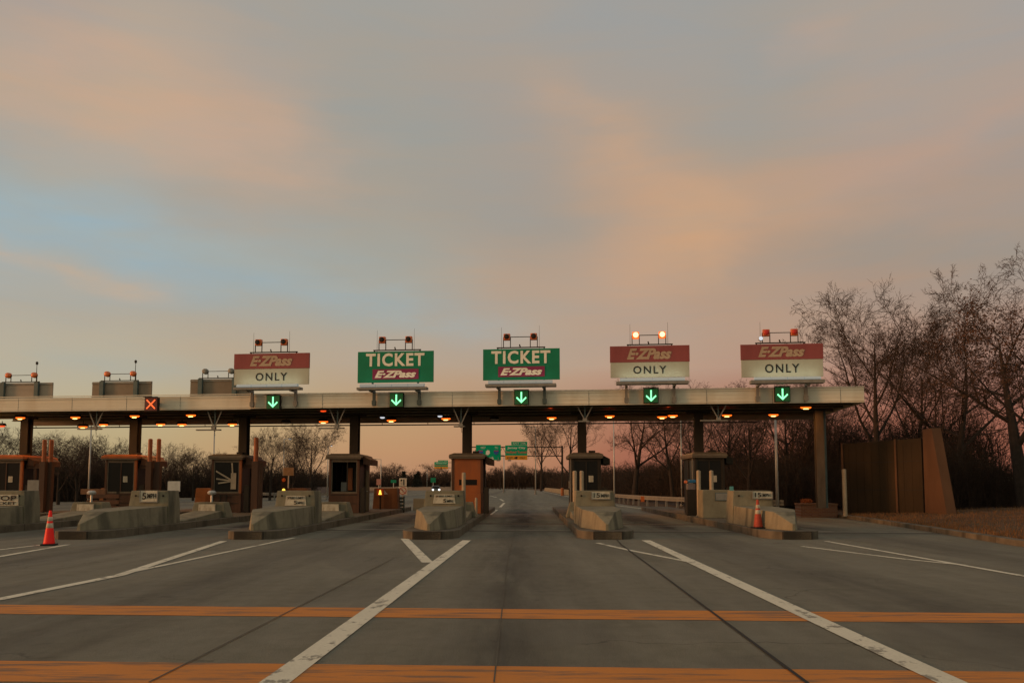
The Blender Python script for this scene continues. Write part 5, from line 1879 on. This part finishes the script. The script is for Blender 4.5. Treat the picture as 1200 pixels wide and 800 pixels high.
def tree_proto(name, bark=BARK, **kw):
    t, f_, lf = grow(**kw)
    root = bpy.data.objects.new(name, None)
    def raw(mb, nm, m_):
        me = bpy.data.meshes.new(nm)
        me.from_pydata(mb.v, [], mb.f)
        me.materials.append(m_)
        o = bpy.data.objects.new(nm, me)
        COL.objects.link(o)
        o.parent = root
    raw(t, 'trunk', bark)
    raw(f_, 'crown', TWIG)
    if lf:
        raw(lf, 'leaves', LEAF)
    COL.objects.link(root)
    return root


# the scatter uses validated meshes only once; build() recalculates normals, so keep the count modest
HT = 10.0
protos = [
    tree_proto('bare_tree', seed=11, height=HT, kids=(8, 7, 6, 5, 4), levels=5, spread=1.05, up=.20, trunk_r=.17),
    tree_proto('bare_tree', seed=23, height=HT, kids=(9, 7, 6, 5, 4), levels=5, spread=.85, up=.30, trunk_r=.15, first=.3),
    tree_proto('bare_tree', seed=37, height=HT, kids=(8, 7, 5, 5, 4), levels=5, spread=1.35, up=.14, trunk_r=.25, first=.3),
    tree_proto('bare_tree', seed=41, height=HT, kids=(9, 7, 6, 4, 4), levels=5, spread=.7, up=.36, trunk_r=.13, first=.22),
    tree_proto('leafy_bare_tree', seed=58, height=HT, kids=(8, 7, 5, 5, 3), levels=5, spread=1.1, up=.16, trunk_r=.19, leaves=.35),
]
used = [False] * len(protos)


def tree(k, px, Y, ytop, label, rot=0.0, wide=1.0, lean=(0, 0), z0=0.0, group='bare trees behind the toll plaza', X=None, Zt=None):
    v = P(px, ytop, Y)
    h = v.z - z0
    if not used[k]:
        o = protos[k]
        used[k] = True
    else:
        o = copy_tree(protos[k])
    o.location = (v.x, Y, z0)
    s = h / HT
    o.scale = (s * wide, s * wide, s)
    o.rotation_euler = (lean[0], lean[1], rot)
    tag(o, label, 'tree', group)
    return o


RG = 'bare trees at the right side'
tree(0, 1022, 52, 326, 'bare tree with curved limbs rising behind the right end of the canopy', 2.6, 1.0, z0=.4, group=RG)
tree(4, 1108, 57, 318, 'bare tree behind the slanted end of the brown wall', 2.1, 1.1, z0=.5, group=RG)
tree(2, 1188, 44, 286, 'leaning bare tree with a thick dark trunk at the right edge', 3.9, 1.1, lean=(0, -.12), z0=.5, group=RG)
tree(4, 1222, 40, 262, 'tallest tree at the right edge with clumps of withered leaves', 1.0, .95, lean=(0, -.06), z0=.5, group=RG)
tree(1, 1062, 70, 372, 'thinner bare tree between the end post and the brown wall', 5.0, 1.2, z0=.5, group=RG)
tree(1, 965, 72, 430, 'bare tree directly behind the right end post', 1.4, 1.1, z0=.5, group=RG)
MG = 'bare trees behind the right hand lanes'
tree(0, 920, 62, 441, 'bare tree behind the thick pale pole', 4.0, 1.2, z0=.5, group=MG)
tree(3, 876, 56, 448, 'upright bare tree behind the right island', 1.2, 1.5, z0=.5, group=MG)
tree(1, 845, 74, 444, 'bare tree just right of the far right booth', 5.2, 1.2, z0=.6, group=MG)
tree(1, 787, 67, 438, 'bare tree with a straight trunk under the two touching amber lights', 2.2, 1.15, z0=.5, group=MG)
tree(2, 742, 72, 441, 'bare tree with a forked trunk right of the slim lit lamp pole', 2.9, .95, z0=.5, group=MG)
tree(0, 668, 104, 464, 'bare tree rising behind the middle dark booth', 1.7, 1.0, z0=.8, group=MG)
tree(0, 634, 142, 486, 'round crowned bare tree right of the EXIT ONLY sign', 0.2, .95, z0=.8, group=MG)
tree(1, 812, 92, 460, 'bare tree peeking over the roof of the far right booth', 3.3, 1.3, z0=.8, group=MG)
tree(1, 608, 190, 540, 'low bare tree under the EXIT ONLY sign', 1.5, 1.6, z0=.6, group=MG)
tree(0, 586, 210, 546, 'low bare tree at the left end of the right hand wood', 2.5, 1.5, z0=.6, group=MG)
LG = 'bare trees behind the left hand lanes'
tree(0, 366, 86, 490, 'large round bare tree left of the open booth', 3.0, 1.05, group=LG)
tree(1, 318, 88, 497, 'bare tree right of the single orange-lit pipe', .9, 1.2, group=LG)
tree(3, 345, 100, 505, 'bare tree between the two large ones left of the open booth', 2.0, 1.3, group=LG)
tree(1, 16, 72, 497, 'bare tree behind the leftmost booth', 1.9, 1.4, group=LG)
tree(0, 72, 70, 503, 'bare tree right of the orange-lit pipe pair at left', 4.4, 1.2, group=LG)
tree(3, 92, 64, 508, 'dense upright bare tree left of the leftmost slim pole', .2, 1.6, group=LG)
tree(1, 130, 76, 508, 'bare tree left of the second booth', 3.6, 1.3, group=LG)
tree(3, 202, 80, 516, 'bare tree right of the second booth', 2.8, 1.5, group=LG)
tree(0, 228, 88, 524, 'low bare tree left of the slim pole by the third post', 5.0, 1.3, group=LG)
tree(1, 262, 100, 528, 'low bare tree behind the booth with the spiky window shape', 1.1, 1.6, group=LG)
DG = 'distant bare trees over the far bend'
for (k_, px_, y_, yt_, lb_) in ((0, 452, 300, 543, 'distant bare tree above the pedestrian lamp'), (1, 463, 320, 541, 'distant bare tree left of the small dark evergreen'),
                                (0, 440, 290, 550, 'distant bare tree beside the open booth'), (3, 496, 310, 553, 'distant bare tree left of the far green and amber sign'),
                                (0, 506, 300, 541, 'tallest distant bare tree, behind the far green and amber sign'), (1, 520, 290, 550, 'distant bare tree next to the orange booth'),
                                (2, 514, 330, 546, 'distant wide bare tree above the car')):
    tree(k_, px_, y_, yt_, lb_, px_ * .7, 1.5, group=DG)


def evergreen(px, Y, ytop, label, seed):
    rnd = random.Random(seed)
    v = P(px, ytop, Y)
    h = v.z
    root = empty('evergreen_tree', (v.x, Y, 0))
    tag(root, label, 'tree', 'distant evergreens')
    MB().tube((0, 0, 0), (0, 0, h * .95), h * .02, h * .005, 6).build('trunk', BARK, root)
    mb = MB()
    for i in range(1500):
        t = rnd.random() ** .8
        z = h * (.1 + .9 * t)
        R = h * .30 * (1 - t) * (.7 + .5 * rnd.random()) + .05 * h
        a = rnd.random() * 6.283
        rr = R * rnd.uniform(.3, 1)
        c = Vector((rr * math.cos(a), rr * math.sin(a), z - rr * .25))
        s_ = h * .035
        e = [Vector((rnd.gauss(0, s_), rnd.gauss(0, s_), rnd.gauss(0, s_ * .5))) for _ in range(3)]
        mb.add([c + q_ for q_ in e], [(0, 1, 2)])
    mb.build('crown', NEEDLE, root)


evergreen(473, 290, 552, 'small pointed evergreen above the keep right sign', 1)
evergreen(487, 295, 555, 'broad dark evergreen between the keep right sign and the car', 2)
evergreen(490, 300, 552, 'second dark evergreen just left of the far bare trees', 3)


# ------------------------------------------------------------------ thickets
def thicket(name, label, strips, seed, m_=BRUSH):
    """strips: (x0, y0, x1, y1, depth, count, hmin, hmax, z0)"""
    rnd = random.Random(seed)
    mb = MB()

    def stick(a, b, r):
        d = (b - a)
        u = d.cross(Vector((rnd.gauss(0, 1), rnd.gauss(0, 1), rnd.gauss(0, 1))))
        if u.length < 1e-6:
            return
        u = u.normalized() * r
        w = d.cross(u).normalized() * r
        base = len(mb.v)
        for p, k_ in ((a, 1), (b, .35)):
            for q_ in (u, -u * .5 + w * .87, -u * .5 - w * .87):
                mb.v.append(tuple(p + q_ * k_))
        for i in range(3):
            mb.f.append((base + i, base + (i + 1) % 3, base + 3 + (i + 1) % 3, base + 3 + i))
    for (x0, y0, x1, y1, dep, cnt, hmin, hmax, z0) in strips:
        n = math.hypot(x1 - x0, y1 - y0)
        for i in range(cnt):
            t = rnd.random()
            dd = rnd.random() * dep
            x = x0 + (x1 - x0) * t + (-(y1 - y0) / n) * dd * (1 if x1 < x0 else -1) * (-1)
            y = y0 + (y1 - y0) * t + abs((x1 - x0) / n) * dd
            clump = .5 + .5 * math.sin(x * .9 + seed) * math.sin(y * .35 + x * .23)
            h = hmin + (hmax - hmin) * rnd.random() * (.35 + .65 * clump)
            p = Vector((x, y, z0 - .1))
            d = Vector((rnd.gauss(0, .16), rnd.gauss(0, .16), 1)).normalized()
            q = p + d * h * .55
            d2 = (d + Vector((rnd.gauss(0, .2), rnd.gauss(0, .2), .1))).normalized()
            q2 = q + d2 * h * .5
            r = (.012 + .006 * h * rnd.random()) * max(1, y / 75)
            stick(p, q, r)
            stick(q, q2, r * .7)
            for _ in range(rnd.randint(6, 9)):
                tt = rnd.random()
                c = p.lerp(q, tt * 2) if tt < .5 else q.lerp(q2, tt * 2 - 1)
                L_ = h * rnd.uniform(.14, .38)
                e = Vector((rnd.gauss(0, 1), rnd.gauss(0, 1), rnd.uniform(.2, 1.4))).normalized()
                m2 = c + e * L_
                stick(c, m2, r * .45)
                e2 = (e + Vector((rnd.gauss(0, .6), rnd.gauss(0, .6), rnd.gauss(.2, .4)))).normalized()
                stick(c.lerp(m2, .5), c.lerp(m2, .5) + e2 * L_ * .6, r * .32)
    o = mb.build(name, m_)
    return tag(o, label, 'thicket', kind='stuff')


thicket('undergrowth', 'dark tangle of bare undergrowth behind the right hand lanes and the wall',
        [(34, 53, 15.5, 55, 9, 2600, 1.2, 3.8, .3), (15.5, 56, 12.5, 66, 8, 1500, 1.2, 3.8, .2), (16.5, 66, 11.5, 90, 12, 2400, 1.8, 4.4, .3), (12, 88, 10.6, 135, 12, 2200, 1.5, 4.6, .3),
         (11, 135, 10.2, 260, 20, 1800, 2, 5.5, .3), (40, 70, 14, 72, 12, 1900, 3, 6.5, .4), (30, 47, 20.6, 46, 6, 1300, 1.2, 4.2, .45), (34, 58, 20, 60, 6, 900, 4, 7.5, .5)], 1)
thicket('undergrowth', 'dark tangle of bare undergrowth behind the left hand lanes',
        [(-62, 104, -26, 108, 14, 3600, 2.2, 5.4, 0), (-60, 78, -38, 82, 10, 2600, 2.5, 6.0, 0)], 2)
thicket('undergrowth', 'low distant scrub along the far bend',
        [(-95, 330, -20, 330, 30, 2600, 2.5, 7.5, .3), (-20, 402, 12, 345, 20, 2200, 3, 9, 0), (-100, 285, -40, 290, 12, 1500, 1.5, 4.5, .6)], 3)

# ------------------------------------------------------------------ pale building glimpsed through the brush at the right edge
v = P(1165, 575, 125)
b_ = empty('low_building', (v.x, 125, 0), -.25)
tag(b_, 'low pale building glimpsed through the brush at the right edge', 'building')
MB().box(0, 26, 0, 10, .3, 2.6).build('wall', mat('pale_rendered_wall', (.42, .40, .36), .8, .2, .6), b_)
MB().box(-.3, 26.3, -.3, 10.3, 2.602, 2.9).build('roof', GALV_D, b_)
for i in range(5):
    MB().box(2 + i * 4.6, 3.8 + i * 4.6, -.05, -.002, 1.2, 2.1).build('window', m_glass, b_)

# stacked brown timbers beside the second booth
v = P(128, 600, 39.5)
t_ = empty('timber_rack', (v.x - .3, 39.5, 0), .0)
tag(t_, 'low rack of brown horizontal timbers left of the second booth', 'rack')
for i in range(4):
    MB().box(-.75, .75, -.05, .10, .18 + i * .27, .36 + i * .27).build('timber', RUST, t_, .01)
for x_ in (-.6, .0, .6):
    MB().box(x_ - .05, x_ + .05, .102, .2, 0, 1.3).build('upright', STEEL_D, t_)
MB().box(-1.05, .1, -.02, .14, 1.17, 1.42).build('cap_timber', CONC_R, t_, .01)
